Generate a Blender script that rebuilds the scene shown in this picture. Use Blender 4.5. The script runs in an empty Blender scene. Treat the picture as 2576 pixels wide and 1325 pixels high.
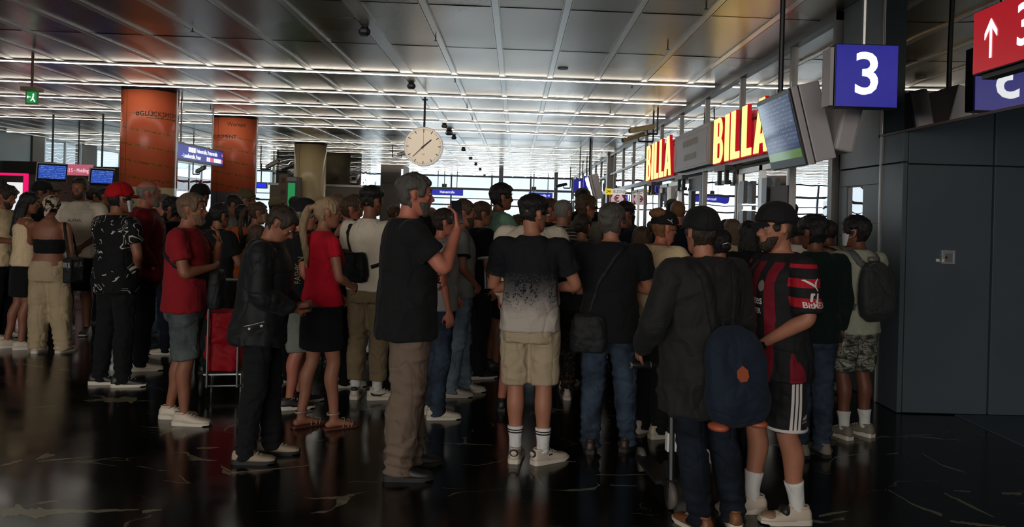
import bpy, bmesh, math, random
import numpy as np
from mathutils import Vector, Matrix
from mathutils.bvhtree import BVHTree
random.seed(7); np.random.seed(7)
SC = bpy.context.scene
COL = SC.collection
# ---------------------------------------------------------------- camera
F = 1935.0; CX, CY = 1299.0, 537.0; ROLL = 0.027; CAMZ = 1.62
cd = bpy.data.cameras.new('camera'); cam = bpy.data.objects.new('camera', cd); COL.objects.link(cam)
cr, sr = math.cos(ROLL), math.sin(ROLL)
rx_, up_, bk_ = Vector((cr, 0, sr)), Vector((-sr, 0, cr)), Vector((0, -1, 0))
m = Matrix.Identity(4)
for i in range(3):
    m[i][0] = rx_[i]; m[i][1] = up_[i]; m[i][2] = bk_[i]
m[2][3] = CAMZ
cam.matrix_world = m
cd.sensor_fit = 'HORIZONTAL'; cd.sensor_width = 36.0; cd.lens = 36.0 * F / 2576.0
cd.shift_x = -(CX - 1288.0) / 2576.0; cd.shift_y = -(662.5 - CY) / 2576.0
cd.clip_start = 0.05; cd.clip_end = 300
SC.camera = cam
# ---------------------------------------------------------------- world, view
SC.view_settings.view_transform = 'Standard'; SC.view_settings.look = 'None'
SC.view_settings.gamma = 1.0; SC.view_settings.exposure = 0.0
try: SC.view_settings.use_curve_mapping = False
except Exception: pass
SC.cycles.use_denoising = True
SC.cycles.max_bounces = 8; SC.cycles.diffuse_bounces = 3; SC.cycles.glossy_bounces = 5
SC.cycles.transparent_max_bounces = 12
SC.cycles.caustics_reflective = False; SC.cycles.caustics_refractive = False
SC.cycles.sample_clamp_indirect = 6.0
w = bpy.data.worlds.new('world'); SC.world = w; w.use_nodes = True
w.node_tree.nodes['Background'].inputs[0].default_value = (0.80, 0.92, 1.0, 1)
w.node_tree.nodes['Background'].inputs[1].default_value = 1.15
def area(name, loc, target, sx, sy, radiance, col):
    ld = bpy.data.lights.new(name, 'AREA'); ld.shape = 'RECTANGLE'; ld.size = sx; ld.size_y = sy
    ld.energy = radiance * sx * sy * math.pi; ld.color = col
    o = bpy.data.objects.new(name, ld); COL.objects.link(o); o.location = loc
    o.rotation_euler = (Vector(target) - Vector(loc)).to_track_quat('-Z', 'Y').to_euler()
    return o
# daylight entering by the far glazed end; warm fill added behind the camera, source unseen
area('far_daylight', (-4.5, 47.5, 2.5), (-4.5, 0, 2.5), 22, 5.0, 2.9, (0.82, 0.93, 1.0))
area('entrance_fill', (-5.0, -8.5, 2.3), (-5.0, 10, 1.3), 12, 2.6, 6.2, (1.0, 0.90, 0.80))
CZ = 3.80; WX = 3.30
# ---------------------------------------------------------------- helpers
def at(px, py, d):
    u = (px - CX) / F; v = (CY - py) / F
    return Vector((d * (u * cr - v * sr), d, CAMZ + d * (u * sr + v * cr)))
def tag(o, label=None, cat=None, group=None, kind=None):
    if label: o['label'] = label
    if cat: o['category'] = cat
    if group: o['group'] = group
    if kind: o['kind'] = kind
    return o
def empty(name, loc=(0, 0, 0), rz=0.0):
    o = bpy.data.objects.new(name, None); COL.objects.link(o)
    o.location = loc; o.rotation_euler = (0, 0, rz); o.empty_display_size = 0.1
    return o
def link_mesh(name, me, parent=None, mat=None, smooth=False):
    o = bpy.data.objects.new(name, me); COL.objects.link(o)
    if mat is not None:
        me.materials.clear(); me.materials.append(mat)
    if smooth:
        me.polygons.foreach_set('use_smooth', [True] * len(me.polygons))
    if parent is not None: o.parent = parent
    return o
class MB:
    def __init__(s): s.v = []; s.f = []; s.mi = []; s.cur = 0
    def add(s, vs, fs):
        n = len(s.v); s.v += [tuple(p) for p in vs]
        s.f += [tuple(i + n for i in f) for f in fs]; s.mi += [s.cur] * len(fs)
        return s
    def box(s, c, d, rz=0.0, M=None):
        hx, hy, hz = d[0] / 2, d[1] / 2, d[2] / 2
        vs = [Vector((x, y, z)) for x in (-hx, hx) for y in (-hy, hy) for z in (-hz, hz)]
        R = M if M is not None else Matrix.Rotation(rz, 3, 'Z')
        vs = [R @ p + Vector(c) for p in vs]
        return s.add(vs, [(0, 1, 3, 2), (4, 6, 7, 5), (0, 4, 5, 1), (2, 3, 7, 6), (0, 2, 6, 4), (1, 5, 7, 3)])
    def bx(s, x0, x1, y0, y1, z0, z1):
        return s.box(((x0 + x1) / 2, (y0 + y1) / 2, (z0 + z1) / 2), (abs(x1 - x0), abs(y1 - y0), abs(z1 - z0)))
    def quad(s, a, b, c, d): return s.add([a, b, c, d], [(0, 1, 2, 3)])
    def poly(s, pts, ext):
        n = len(pts); e = Vector(ext)
        vs = [Vector(p) for p in pts] + [Vector(p) + e for p in pts]
        fs = [tuple(range(n))[::-1], tuple(range(n, 2 * n))] + [(i, (i + 1) % n, n + (i + 1) % n, n + i) for i in range(n)]
        return s.add(vs, fs)
    def rings(s, R, cap=True):
        n = len(R[0]); vs = [p for r in R for p in r]; fs = []
        for i in range(len(R) - 1):
            for j in range(n):
                k = (j + 1) % n
                fs.append((i * n + j, i * n + k, (i + 1) * n + k, (i + 1) * n + j))
        if cap: fs += [tuple(range(n))[::-1], tuple((len(R) - 1) * n + j for j in range(n))]
        return s.add(vs, fs)
    def tube(s, pts, rad, seg=12, side=None, rnd=True, smooth=True):
        """pts: centre line, rad: r or (r_side, r_other) at each point"""
        P = [Vector(p) for p in pts]; Rd = [(r, r) if not isinstance(r, (tuple, list)) else tuple(r) for r in rad]
        if smooth and len(P) > 2:
            P2, R2 = [], []
            for i in range(len(P) - 1):
                p0 = P[max(i - 1, 0)]; p1 = P[i]; p2 = P[i + 1]; p3 = P[min(i + 2, len(P) - 1)]
                for t in (0, .25, .5, .75):
                    P2.append(0.5 * ((2 * p1) + (p2 - p0) * t + (2 * p0 - 5 * p1 + 4 * p2 - p3) * t * t + (-p0 + 3 * p1 - 3 * p2 + p3) * t ** 3))
                    h = t * t * (3 - 2 * t)
                    R2.append((Rd[i][0] * (1 - h) + Rd[i + 1][0] * h, Rd[i][1] * (1 - h) + Rd[i + 1][1] * h))
            P2.append(P[-1]); R2.append(Rd[-1]); P, Rd = P2, R2
        if rnd:
            t0 = (P[1] - P[0]).normalized(); t1 = (P[-1] - P[-2]).normalized()
            a, b = Rd[0], Rd[-1]; ra = min(a); rb = min(b)
            P = [P[0] - t0 * ra * .95, P[0] - t0 * ra * .6] + P + [P[-1] + t1 * rb * .6, P[-1] + t1 * rb * .95]
            Rd = [(a[0] * .3, a[1] * .3), (a[0] * .8, a[1] * .8)] + Rd + [(b[0] * .8, b[1] * .8), (b[0] * .3, b[1] * .3)]
        R = []
        for i, p in enumerate(P):
            t = (P[min(i + 1, len(P) - 1)] - P[max(i - 1, 0)]).normalized()
            sd = Vector(side) if side is not None else (Vector((1, 0, 0)) if abs(t.x) < .8 else Vector((0, 1, 0)))
            u = (sd - t * sd.dot(t)).normalized(); v = t.cross(u)
            R.append([p + u * (Rd[i][0] * math.cos(2 * math.pi * j / seg)) + v * (Rd[i][1] * math.sin(2 * math.pi * j / seg)) for j in range(seg)])
        return s.rings(R)
    def rod(s, a, b, r, seg=8): return s.tube([a, b], [r, r], seg, rnd=False, smooth=False)
    def ell(s, c, r, seg=14, rg=9, M=None):
        R = []; c = Vector(c)
        for i in range(1, rg):
            th = math.pi * i / rg
            ring = [Vector((r[0] * math.sin(th) * math.cos(2 * math.pi * j / seg), r[1] * math.sin(th) * math.sin(2 * math.pi * j / seg), -r[2] * math.cos(th))) for j in range(seg)]
            R.append([(M @ p if M is not None else p) + c for p in ring])
        return s.rings(R)
    def xform(s, M, start=0):
        for i in range(start, len(s.v)): s.v[i] = tuple(M @ Vector(s.v[i]))
        return s
    def mesh(s, name='m'):
        me = bpy.data.meshes.new(name); me.from_pydata(s.v, [], s.f); me.update(); return me
    def build(s, name, mat=None, parent=None, smooth=False, fix=True):
        me = s.mesh(name)
        if fix:
            bm = bmesh.new(); bm.from_mesh(me); bmesh.ops.recalc_face_normals(bm, faces=bm.faces); bm.to_mesh(me); bm.free()
        if isinstance(mat, (list, tuple)):
            o = link_mesh(name, me, parent, None, smooth)
            for q in mat: me.materials.append(q)
            me.polygons.foreach_set('material_index', s.mi)
            return o
        return link_mesh(name, me, parent, mat, smooth)
def bevel(o, wd=0.01, seg=2):
    b = o.modifiers.new('bevel', 'BEVEL'); b.width = wd; b.segments = seg; b.limit_method = 'ANGLE'; return o
# ---------------------------------------------------------------- material kit
class NT:
    def __init__(s, name):
        s.m = bpy.data.materials.new(name); s.m.use_nodes = True; s.t = s.m.node_tree
        s.b = s.t.nodes['Principled BSDF']; s.out = s.t.nodes['Material Output']
    def n(s, typ, **kw):
        nd = s.t.nodes.new(typ)
        for k, v in kw.items():
            if k.startswith('i_'):
                nd.inputs[k[2:].replace('_', ' ')].default_value = v
            elif k.startswith('q'): nd.inputs[int(k[1:])].default_value = v
            else: setattr(nd, k, v)
        return nd
    def l(s, a, b): s.t.links.new(a, b)
    def co(s, kind='Object', scale=(1, 1, 1), loc=(0, 0, 0), rot=(0, 0, 0)):
        tc = s.n('ShaderNodeTexCoord'); mp = s.n('ShaderNodeMapping')
        mp.inputs['Scale'].default_value = scale; mp.inputs['Location'].default_value = loc; mp.inputs['Rotation'].default_value = rot
        s.l(tc.outputs[kind], mp.inputs[0]); return mp.outputs[0]
    def noise(s, vec, scale, det=3, rough=.5, dist=0):
        nd = s.n('ShaderNodeTexNoise'); nd.inputs['Scale'].default_value = scale; nd.inputs['Detail'].default_value = det
        nd.inputs['Roughness'].default_value = rough; nd.inputs['Distortion'].default_value = dist
        s.l(vec, nd.inputs['Vector']); return nd.outputs[0]
    def ramp(s, fac, stops, interp='LINEAR'):
        r = s.n('ShaderNodeValToRGB'); r.color_ramp.interpolation = interp
        e = r.color_ramp.elements
        while len(e) < len(stops): e.new(.5)
        for i, (p, c) in enumerate(stops):
            e[i].position = p; e[i].color = (c[0], c[1], c[2], 1) if isinstance(c, (tuple, list)) else (c, c, c, 1)
        s.l(fac, r.inputs[0]); return r.outputs[0]
    def math(s, op, a, b=None, c=None):
        nd = s.n('ShaderNodeMath', operation=op)
        for i, x in enumerate((a, b, c)):
            if x is None: continue
            if isinstance(x, (int, float)): nd.inputs[i].default_value = x
            else: s.l(x, nd.inputs[i])
        return nd.outputs[0]
    def mix(s, fac, a, b):
        nd = s.n('ShaderNodeMix', data_type='RGBA')
        for i, x in ((0, fac), (6, a), (7, b)):
            if isinstance(x, (int, float)): nd.inputs[i].default_value = x
            elif isinstance(x, (tuple, list)): nd.inputs[i].default_value = (x[0], x[1], x[2], 1)
            else: s.l(x, nd.inputs[i])
        return nd.outputs[2]
    def bump(s, h, strength=.3, dist=.01):
        nd = s.n('ShaderNodeBump'); nd.inputs['Strength'].default_value = strength; nd.inputs['Distance'].default_value = dist
        s.l(h, nd.inputs['Height']); s.l(nd.outputs[0], s.b.inputs['Normal'])
    def sep(s, vec):
        nd = s.n('ShaderNodeSeparateXYZ'); s.l(vec, nd.inputs[0]); return nd.outputs
    def base(s, c, rough=.5, metal=0, spec=.5):
        if isinstance(c, (tuple, list)): s.b.inputs['Base Color'].default_value = (c[0], c[1], c[2], 1)
        else: s.l(c, s.b.inputs['Base Color'])
        s.b.inputs['Roughness'].default_value = rough; s.b.inputs['Metallic'].default_value = metal
        s.b.inputs['Specular IOR Level'].default_value = spec
        return s
def L(r, g, b):
    f = lambda c: (c / 255 / 12.92) if c / 255 <= .04045 else ((c / 255 + .055) / 1.055) ** 2.4
    return (f(r), f(g), f(b))
_mc = {}
def plain(name, c, rough=.5, metal=0, spec=.5, nz=0.0, bump=0.0, bs=60):
    k = (name, c, rough, metal)
    if k in _mc: return _mc[k]
    n = NT(name); v = n.co()
    if nz > 0:
        t = n.noise(v, 6, 4)
        n.base(n.mix(t, tuple(x * (1 - nz) for x in c), tuple(min(1, x * (1 + nz)) for x in c)), rough, metal, spec)
    else: n.base(c, rough, metal, spec)
    if bump > 0: n.bump(n.noise(v, bs, 3), bump, .004)
    _mc[k] = n.m; return n.m
def folds(n):
    """height field of soft drapery: crease lines that bend and fade"""
    a = n.noise(n.co('Object', (4.2, 4.2, 6.5), rot=(.3, .6, .2)), 1.0, 2, .45, .6); b = n.noise(n.co('Object', (7, 7, 2.6), rot=(-.5, .35, 0)), 1.0, 2, .45, .4)
    r1 = n.math('ABSOLUTE', n.math('SUBTRACT', a, .5)); r2 = n.math('ABSOLUTE', n.math('SUBTRACT', b, .5))
    return n.math('ADD', n.math('MULTIPLY', n.ramp(r1, [(0, 0), (.07, .55), (.22, 1)]), .55), n.math('MULTIPLY', n.ramp(r2, [(0, 0), (.08, .55), (.24, 1)]), .35))
def cloth(name, c, rough=.9, weave=350, nz=.18, spec=.2):
    k = ('cloth', name, c)
    if k in _mc: return _mc[k]
    n = NT(name); v = n.co()
    t = n.noise(v, 5, 5, .6); fine = n.noise(v, weave, 2)
    n.base(n.mix(t, tuple(x * (1 - nz) for x in c), tuple(min(1, x * (1 + nz)) for x in c)), rough, 0, spec)
    n.b.inputs['Sheen Weight'].default_value = .03
    n.bump(n.math('ADD', folds(n), n.math('MULTIPLY', fine, .04)), .55, .026)
    _mc[k] = n.m; return n.m
def emis(name, c, s, rough=.4):
    k = ('em', name, c, s)
    if k in _mc: return _mc[k]
    n = NT(name); n.base(c, rough)
    n.b.inputs['Emission Color'].default_value = (c[0], c[1], c[2], 1); n.b.inputs['Emission Strength'].default_value = s
    _mc[k] = n.m; return n.m
def glass(name, tint, refl=1.0, wav=.0, f0=1.5, scale=1.2, gloss=0.0):
    """thin pane: fresnel mirror over a tinted see-through layer"""
    n = NT(name); t = n.t; t.nodes.remove(n.b)
    tr = n.n('ShaderNodeBsdfTransparent'); tr.inputs[0].default_value = (tint[0], tint[1], tint[2], 1)
    gl = n.n('ShaderNodeBsdfGlossy'); gl.inputs['Roughness'].default_value = gloss; gl.inputs[0].default_value = (refl, refl, refl, 1)
    fr = n.n('ShaderNodeFresnel'); fr.inputs[0].default_value = f0
    mx = n.n('ShaderNodeMixShader'); n.l(fr.outputs[0], mx.inputs[0]); n.l(tr.outputs[0], mx.inputs[1]); n.l(gl.outputs[0], mx.inputs[2])
    if wav > 0:
        b = n.n('ShaderNodeBump'); b.inputs['Strength'].default_value = 1; b.inputs['Distance'].default_value = wav
        n.l(n.noise(n.co(), scale, 1), b.inputs['Height'])
        n.l(b.outputs[0], gl.inputs['Normal'])
    n.l(mx.outputs[0], n.out.inputs[0]); return n.m
def text_mesh(s, size, ext=0.0, sx=1.0, bold=0.0, align='CENTER'):
    cu = bpy.data.curves.new('t', 'FONT'); cu.body = s; cu.size = size; cu.extrude = ext; cu.offset = bold
    cu.align_x = align; cu.align_y = 'CENTER'; cu.resolution_u = 3
    o = bpy.data.objects.new('t', cu); COL.objects.link(o)
    dg = bpy.context.evaluated_depsgraph_get(); me = bpy.data.meshes.new_from_object(o.evaluated_get(dg))
    bpy.data.objects.remove(o); bpy.data.curves.remove(cu)
    for v in me.vertices: v.co.x *= sx
    return me
def text_on(name, s, size, origin, xdir, ydir, mat, parent=None, ext=0.002, sx=1.0, bold=0.0, align='CENTER'):
    """flat lettering: reading direction xdir, letter tops towards ydir"""
    me = text_mesh(s, size, ext, sx, bold, align)
    x = Vector(xdir).normalized(); y = Vector(ydir).normalized(); z = x.cross(y)
    M = Matrix.Identity(4)
    for i in range(3): M[i][0] = x[i]; M[i][1] = y[i]; M[i][2] = z[i]; M[i][3] = origin[i]
    me.transform(M); return link_mesh(name, me, parent, mat)
def metal_rough(name, c, r=.35): return plain(name, c, r, .9)
STEEL = plain('brushed_steel', (.42, .42, .41), .38, .85, nz=.1)
DARKMETAL = plain('dark_metal', (.03, .032, .035), .45, .6)
BLACK = plain('black_plastic', (.012, .012, .013), .4)
WHITEP = plain('white_plastic', (.75, .74, .70), .4)
GREYP = plain('grey_housing', (.56, .52, .53), .45, nz=.08)
# ================================================================ the setting
# floor: black marble slabs with pale green-white veins
n = NT('black_marble'); v = n.co()
warp = n.noise(v, .9, 3); 
mp = n.n('ShaderNodeVectorMath', operation='ADD'); wv = n.n('ShaderNodeVectorMath', operation='SCALE'); wv.inputs['Scale'].default_value = .9
nn = n.n('ShaderNodeTexNoise'); nn.inputs['Scale'].default_value = 1.1; nn.inputs['Detail'].default_value = 4; n.l(v, nn.inputs['Vector'])
n.l(nn.outputs[1], wv.inputs[0]); n.l(v, mp.inputs[0]); n.l(wv.outputs[0], mp.inputs[1])
def veins(rot, scl, thick, maskscale, lo):
    q = n.n('ShaderNodeMapping'); q.inputs['Rotation'].default_value = (0, 0, rot); q.inputs['Scale'].default_value = scl; n.l(mp.outputs[0], q.inputs[0])
    vo = n.n('ShaderNodeTexVoronoi', feature='DISTANCE_TO_EDGE'); vo.inputs['Scale'].default_value = 1.0; n.l(q.outputs[0], vo.inputs['Vector'])
    mk = n.noise(v, maskscale, 3, .6)
    th = n.math('MULTIPLY', n.ramp(mk, [(lo, 0), (lo + .14, 1)]), thick)
    return n.math('MULTIPLY', n.math('LESS_THAN', vo.outputs[0], th), n.ramp(n.noise(v, 9, 4), [(.35, .25), (.65, 1)]))
a = veins(.45, (.45, 1.6, 1), .030, 1.3, .54); b = veins(-.7, (1.1, 2.6, 1), .014, 2.1, .55)
fa = n.math('MAXIMUM', a, n.math('MULTIPLY', b, .6))
br = n.n('ShaderNodeTexBrick'); br.offset = .5
q = n.n('ShaderNodeMapping'); q.inputs['Rotation'].default_value = (0, 0, .72); n.l(v, q.inputs[0]); n.l(q.outputs[0], br.inputs['Vector'])
br.inputs['Scale'].default_value = 1.0; br.inputs['Brick Width'].default_value = 1.2; br.inputs['Row Height'].default_value = .8; br.inputs['Mortar Size'].default_value = .003
br.inputs['Color1'].default_value = (1, 1, 1, 1); br.inputs['Color2'].default_value = (1, 1, 1, 1); br.inputs['Mortar'].default_value = (0, 0, 0, 1)
colr = n.mix(fa, (.0065, .0065, .006), (.26, .24, .16))
colr = n.mix(br.outputs['Fac'], colr, (.003, .003, .003))
n.base(colr, .16, 0, .5)
n.l(n.ramp(n.noise(v, 3, 4), [(.3, .11), (.75, .22)]), n.b.inputs['Roughness'])
MARBLE = n.m
o = MB().bx(-17.5, 10.5, -10, 60, -.2, 0).build('floor', MARBLE); tag(o, kind='structure')
VEIN = plain('marble_vein', (.22, .20, .12), .2, nz=.35)
VL = [[(2,1290,14),(40,1285,26),(100,1290,22),(160,1287,10),(260,1284,7),(350,1281,2)],[(0,1172,3),(40,1162,6),(58,1156,2)],[(90,1155,3),(115,1146,11),(138,1144,3)],[(95,1160,2),(160,1154,3),(230,1149,2)],[(262,1008,8),(330,1006,16),(345,1003,4)],[(358,1288,8),(380,1284,6),(408,1282,1)],
 [(575,1190,3),(650,1183,3),(780,1170,2)],[(1065,1080,4),(1072,1098,3),(1078,1112,6)],[(1335,1185,5),(1350,1200,3),(1362,1220,7)],[(1500,1193,1.5),(1560,1195,2),(1630,1192,1.5)],[(1535,1220,2),(1600,1222,1.5)],[(2375,1240,3),(2420,1262,7),(2500,1300,3)],[(2235,1232,2),(2300,1270,5),(2370,1295,7)],[(2320,1140,2),(2370,1170,4),(2430,1188,2)],
 [(2060,1298,7),(2100,1290,6),(2135,1285,2)],[(2390,1310,5),(2450,1318,7),(2530,1325,4)],[(2230,1143,2),(2260,1139,2.5)],[(2400,1234,2.5),(2440,1236,2.5)],[(2520,1240,5),(2570,1241,8)],[(495,1127,3),(530,1126,5),(553,1125,1)],[(455,1100,6),(463,1095,10),(468,1092,3)],[(2085,1165,4),(2100,1150,3),(2180,1140,2)],[(1160,1116,1.5),(1240,1119,1.5)]]
mv = MB(); rv = random.Random(5)
for pl in VL:
    P_ = []
    for i in range(len(pl) - 1):
        for k in range(6): t = k / 6; P_.append([pl[i][j] * (1 - t) + pl[i + 1][j] * t for j in range(3)])
    P_.append(list(pl[-1])); up2, lo2 = [], []
    for px, py, w_ in P_:
        py += rv.uniform(-.25, .25) * w_ * .6; h1 = w_ * rv.uniform(.3, .65); h2 = w_ * rv.uniform(.3, .65)
        for yy, arr in ((py - h1, up2), (py + h2, lo2)):
            u = (px - CX) / F; v_ = (CY - yy) / F; arr.append(at(px, yy, CAMZ / -(u * sr + v_ * cr)))
    n0 = len(mv.v); mv.v += [(p.x, p.y, .0004) for p in up2 + lo2]; N_ = len(up2)
    for i in range(N_ - 1): mv.f.append((n0 + i, n0 + i + 1, n0 + N_ + i + 1, n0 + N_ + i)); mv.mi.append(0)
o = mv.build('trim_0', VEIN); tag(o, kind='structure')
# ceiling: sheet-metal panels, each very slightly buckled
n = NT('ceiling_sheet_metal'); v = n.co()
n.base(n.mix(n.noise(v, .8, 2), (.36, .325, .275), (.42, .385, .335)), .3, .85)
n.l(n.ramp(n.noise(v, .5, 2), [(.3, .25), (.7, .34)]), n.b.inputs['Roughness'])
n.bump(n.noise(v, 260, 2), .04, .002)
CEIL = n.m
SKEW = .055
def ydist(d0, x): return d0 + SKEW * x
MOD = .755; K0 = -.28
LIGHTS = [12.3, 14.4, 16.45, 18.5, 20.6, 25.1, 27.3, 29.5, 31.7, 33.9, 36.1, 38.3, 40.5, 42.7]
rows = [-5.9 + 2.07 * i for i in range(25)]
rows = [12.3 - 2.07 * i for i in range(9, 0, -1)] + [12.3 + 2.07 * i for i in range(0, 16)] + [45.6]
vs, fs = [], []
rg = np.random.RandomState(3)
for k in range(-22, 5):
    x0 = K0 + MOD * k; x1 = x0 + MOD
    if x1 > WX: x1 = WX
    if x0 >= WX: continue
    for r in range(len(rows) - 1):
        nx, ny = 5, 9; base = len(vs); a1, a2, ph = rg.uniform(-.003, .003), rg.uniform(.0008, .0026), rg.uniform(0, 6)
        for j in range(ny + 1):
            for i in range(nx + 1):
                s, t = i / nx, j / ny
                x = x0 + (x1 - x0) * s; y0 = ydist(rows[r], x); y1 = ydist(rows[r + 1], x); y = y0 + (y1 - y0) * t
                z = CZ + a2 * (math.sin(math.pi * t) ** .8) * (1 if s not in (0, 1) else 1) + a1 * math.sin(math.pi * s) * math.sin(2 * math.pi * t + ph) * .8 - .004 * (1 - t)
                vs.append((x, y, z))
        for j in range(ny):
            for i in range(nx):
                q0 = base + j * (nx + 1) + i
                fs.append((q0, q0 + nx + 1, q0 + nx + 2, q0 + 1))
MBc = MB(); MBc.add(vs, fs); MBc.bx(-17.5, WX, -6.3, 45.8, CZ + .03, CZ + .25)
o = MBc.build('ceiling', CEIL, None, True, fix=False); tag(o, kind='structure')
RAIL = plain('painted_rail', (.86, .85, .82), .34, .85, nz=.05)
ti = 1
for k in range(-21, 5):
    x = K0 + MOD * k
    if x > WX: continue
    wd = .17 if k == -2 else .07
    m_ = MB(); m_.bx(x - wd / 2, x + wd / 2, -6, 45.6, CZ - .012, CZ + .02)
    m_.bx(x - wd / 2 - .012, x - wd / 2 - .006, -6, 45.6, CZ - .016, CZ + .02); m_.bx(x + wd / 2 + .006, x + wd / 2 + .012, -6, 45.6, CZ - .016, CZ + .02)
    o = m_.build('trim_%d' % ti, RAIL); tag(o, kind='structure'); ti += 1
# light strips
TUBE = emis('light_diffuser', (1.0, .93, .82), 13)
TUBEF = emis('light_diffuser_far', (1.0, .93, .78), 12)
ordn = ['nearest', 'second', 'third', 'fourth', 'fifth', 'sixth', 'seventh', 'eighth', 'ninth', 'tenth', 'eleventh', 'twelfth', 'thirteenth', 'farthest']
for i, d in enumerate(LIGHTS):
    x0, x1 = -16.15, WX - .12
    e = empty('light_strip', (0, d, CZ)); e.rotation_euler = (0, 0, math.atan(SKEW))
    wdt = .034
    MB().bx(x0, x1, -.026, .026, -.034, -.014).build('housing', STEEL, e)
    MB().bx(x0 + .02, x1 - .02, -wdt / 2, wdt / 2, -.044, -.033).build('diffuser', TUBE if i < 5 else TUBEF, e)
    tag(e, '%s glowing white light strip running across the ceiling, counted from the camera' % ordn[i], 'light', 'ceiling light strips')
# unseen strips added above and behind the camera to light the foreground
for i, d in enumerate((1.95, -.12, -2.19, -4.26)):
    e = empty('light_strip', (0, d, CZ)); e.rotation_euler = (0, 0, math.atan(SKEW))
    MB().bx(-12, WX - .12, -.035, .035, -.034, -.014).build('housing', STEEL, e)
    MB().bx(-11.98, WX - .14, -.017, .017, -.044, -.033).build('diffuser', TUBE, e)
    tag(e, '%s added white fill strip, unseen on the ceiling behind the viewer, counted backwards' % ordn[i], 'light', 'ceiling light strips')
# ---- left wall
TEAL = plain('teal_wall_panel', L(62, 78, 80), .35, .2, nz=.1)
TAUPE = plain('taupe_wall', L(86, 80, 68), .55, nz=.12)
XL = -16.25
o = MB().bx(XL - .2, XL, -6, 25.7, 0, CZ).build('wall_left', TEAL); tag(o, kind='structure')
o = MB().bx(XL - .2, XL + .04, 25.7, 26.35, 0, CZ).build('trim_%d' % ti, TAUPE); tag(o, kind='structure'); ti += 1
o = MB().bx(XL - .2, XL + .05, 28.6, 29.6, 0, CZ).build('trim_%d' % ti, TAUPE); tag(o, kind='structure'); ti += 1
PANE = glass('hall_window_glass', (.82, .90, .92), .95, .012)
PANED = glass('tinted_window_glass', (.35, .42, .45), .95, .01, 1.8)
FRAMEW = plain('window_frame_grey', (.45, .47, .47), .4, .5)
wi = 1
def winwall(name_i, x, y0, y1, z0, z1, ys, zs, pane, plane='x', fw=.05, frame=FRAMEW, dep=.08):
    """glazed wall in the plane x=const (or y=const when plane='y'); ys: mullions, zs: transoms"""
    o = empty('window_%d' % name_i, (x, y0, 0) if plane == 'x' else (y0, x, 0)); tag(o, kind='structure')
    f = MB()
    def bxx(a0, a1, b0, b1, mb, dd=dep):
        if plane == 'x': mb.bx(-dd / 2, dd / 2, a0 - y0, a1 - y0, b0, b1)
        else: mb.bx(a0 - y0, a1 - y0, -dd / 2, dd / 2, b0, b1)
    for yy in [y0 + fw / 2, y1 - fw / 2] + list(ys): bxx(yy - fw / 2, yy + fw / 2, z0, z1, f)
    for zz in [z0 + fw / 2, z1 - fw / 2] + list(zs): bxx(y0, y1, zz - fw / 2, zz + fw / 2, f, dep * .9)
    f.build('window_frame', frame, o)
    g = MB()
    if plane == 'x': g.quad((0, 0, z0), (0, y1 - y0, z0), (0, y1 - y0, z1), (0, 0, z1))
    else: g.quad((0, 0, z0), (y1 - y0, 0, z0), (y1 - y0, 0, z1), (0, 0, z1))
    g.build('pane', pane, o)
    return o
winwall(wi, XL, 26.35, 28.6, 0, CZ, [27.6], [], PANED); wi += 1
winwall(wi, XL, 29.6, 36.2, 0, CZ - .12, [31.4, 33.2, 34.9], [2.85, 2.25], PANE, frame=plain('white_frame', (.62, .66, .66), .4)); wi += 1
winwall(wi, XL, 36.2, 45, 0, CZ - .12, [38.1, 39.6, 41.4, 43.2], [2.95, 2.3], PANE, frame=plain('white_frame', (.62, .66, .66), .4)); wi += 1
# the room seen through the left glazing
o = MB().bx(XL - 7.4, XL - 7.2, 26, 46, 0, 2.9).build('wall_shop_left', plain('shop_wall_teal', L(96, 120, 120), .6)); tag(o, kind='structure')
REDW = plain('red_banner', L(200, 30, 52), .5); 
e = empty('window_banner', (XL - .05, 37.5, 2.62)); tag(e, 'dark red banner with pale lettering behind the left windows between the two orange pillars', 'banner')
MB().bx(-.01, .01, -1.2, 5.4, -.31, .30).build('panel', REDW, e)
text_on('lettering', 'IN CAFÉ', .36, (.02, .9, .02), (0, 1, 0), (0, 0, 1), plain('banner_white', (.8, .75, .74), .5), e, sx=1.2)
text_on('lettering', 'SCHÖN', .36, (.02, 3.6, .02), (0, 1, 0), (0, 0, 1), plain('banner_white', (.8, .75, .74), .5), e, sx=1.2)
e = empty('window_banner', (XL + .05, 30.6, 2.5)); tag(e, 'red and white banner with lettering UN on the window left of the first orange pillar', 'banner')
MB().bx(-.01, .01, .9, 2.6, -.25, .28).build('panel', REDW, e)
text_on('lettering', 'UN', .34, (.02, 1.6, .02), (0, 1, 0), (0, 0, 1), plain('banner_white', (.8, .75, .74), .5), e, sx=1.1)
# ---- far end
DKBEAM = plain('dark_steel_beam', (.09, .09, .11), .4, .4)
o = winwall(wi, 45.6, XL, WX, 0, CZ, [-13.6, -11.2, -8.8, -6.2, -3.9, -1.5, .8], [2.05], glass('far_glass', (.95, .98, 1), .9), 'y', .09, DKBEAM); wi += 1
o = MB().bx(XL, WX, 45.3, 45.55, 2.93, 3.06).build('trim_%d' % ti, DKBEAM); tag(o, kind='structure'); ti += 1
o = MB().bx(XL, WX, 45.3, 45.5, 2.40, 2.46).build('trim_%d' % ti, plain('grey_transom', (.3, .32, .36), .4, .3)); tag(o, kind='structure'); ti += 1
# street beyond: pavement, a building front and two trees far behind the glass
o = MB().bx(-40, 25, 60, 90, -.2, -.02).build('ground_outside', plain('pavement', (.45, .45, .44), .9)); tag(o, kind='structure')
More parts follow.
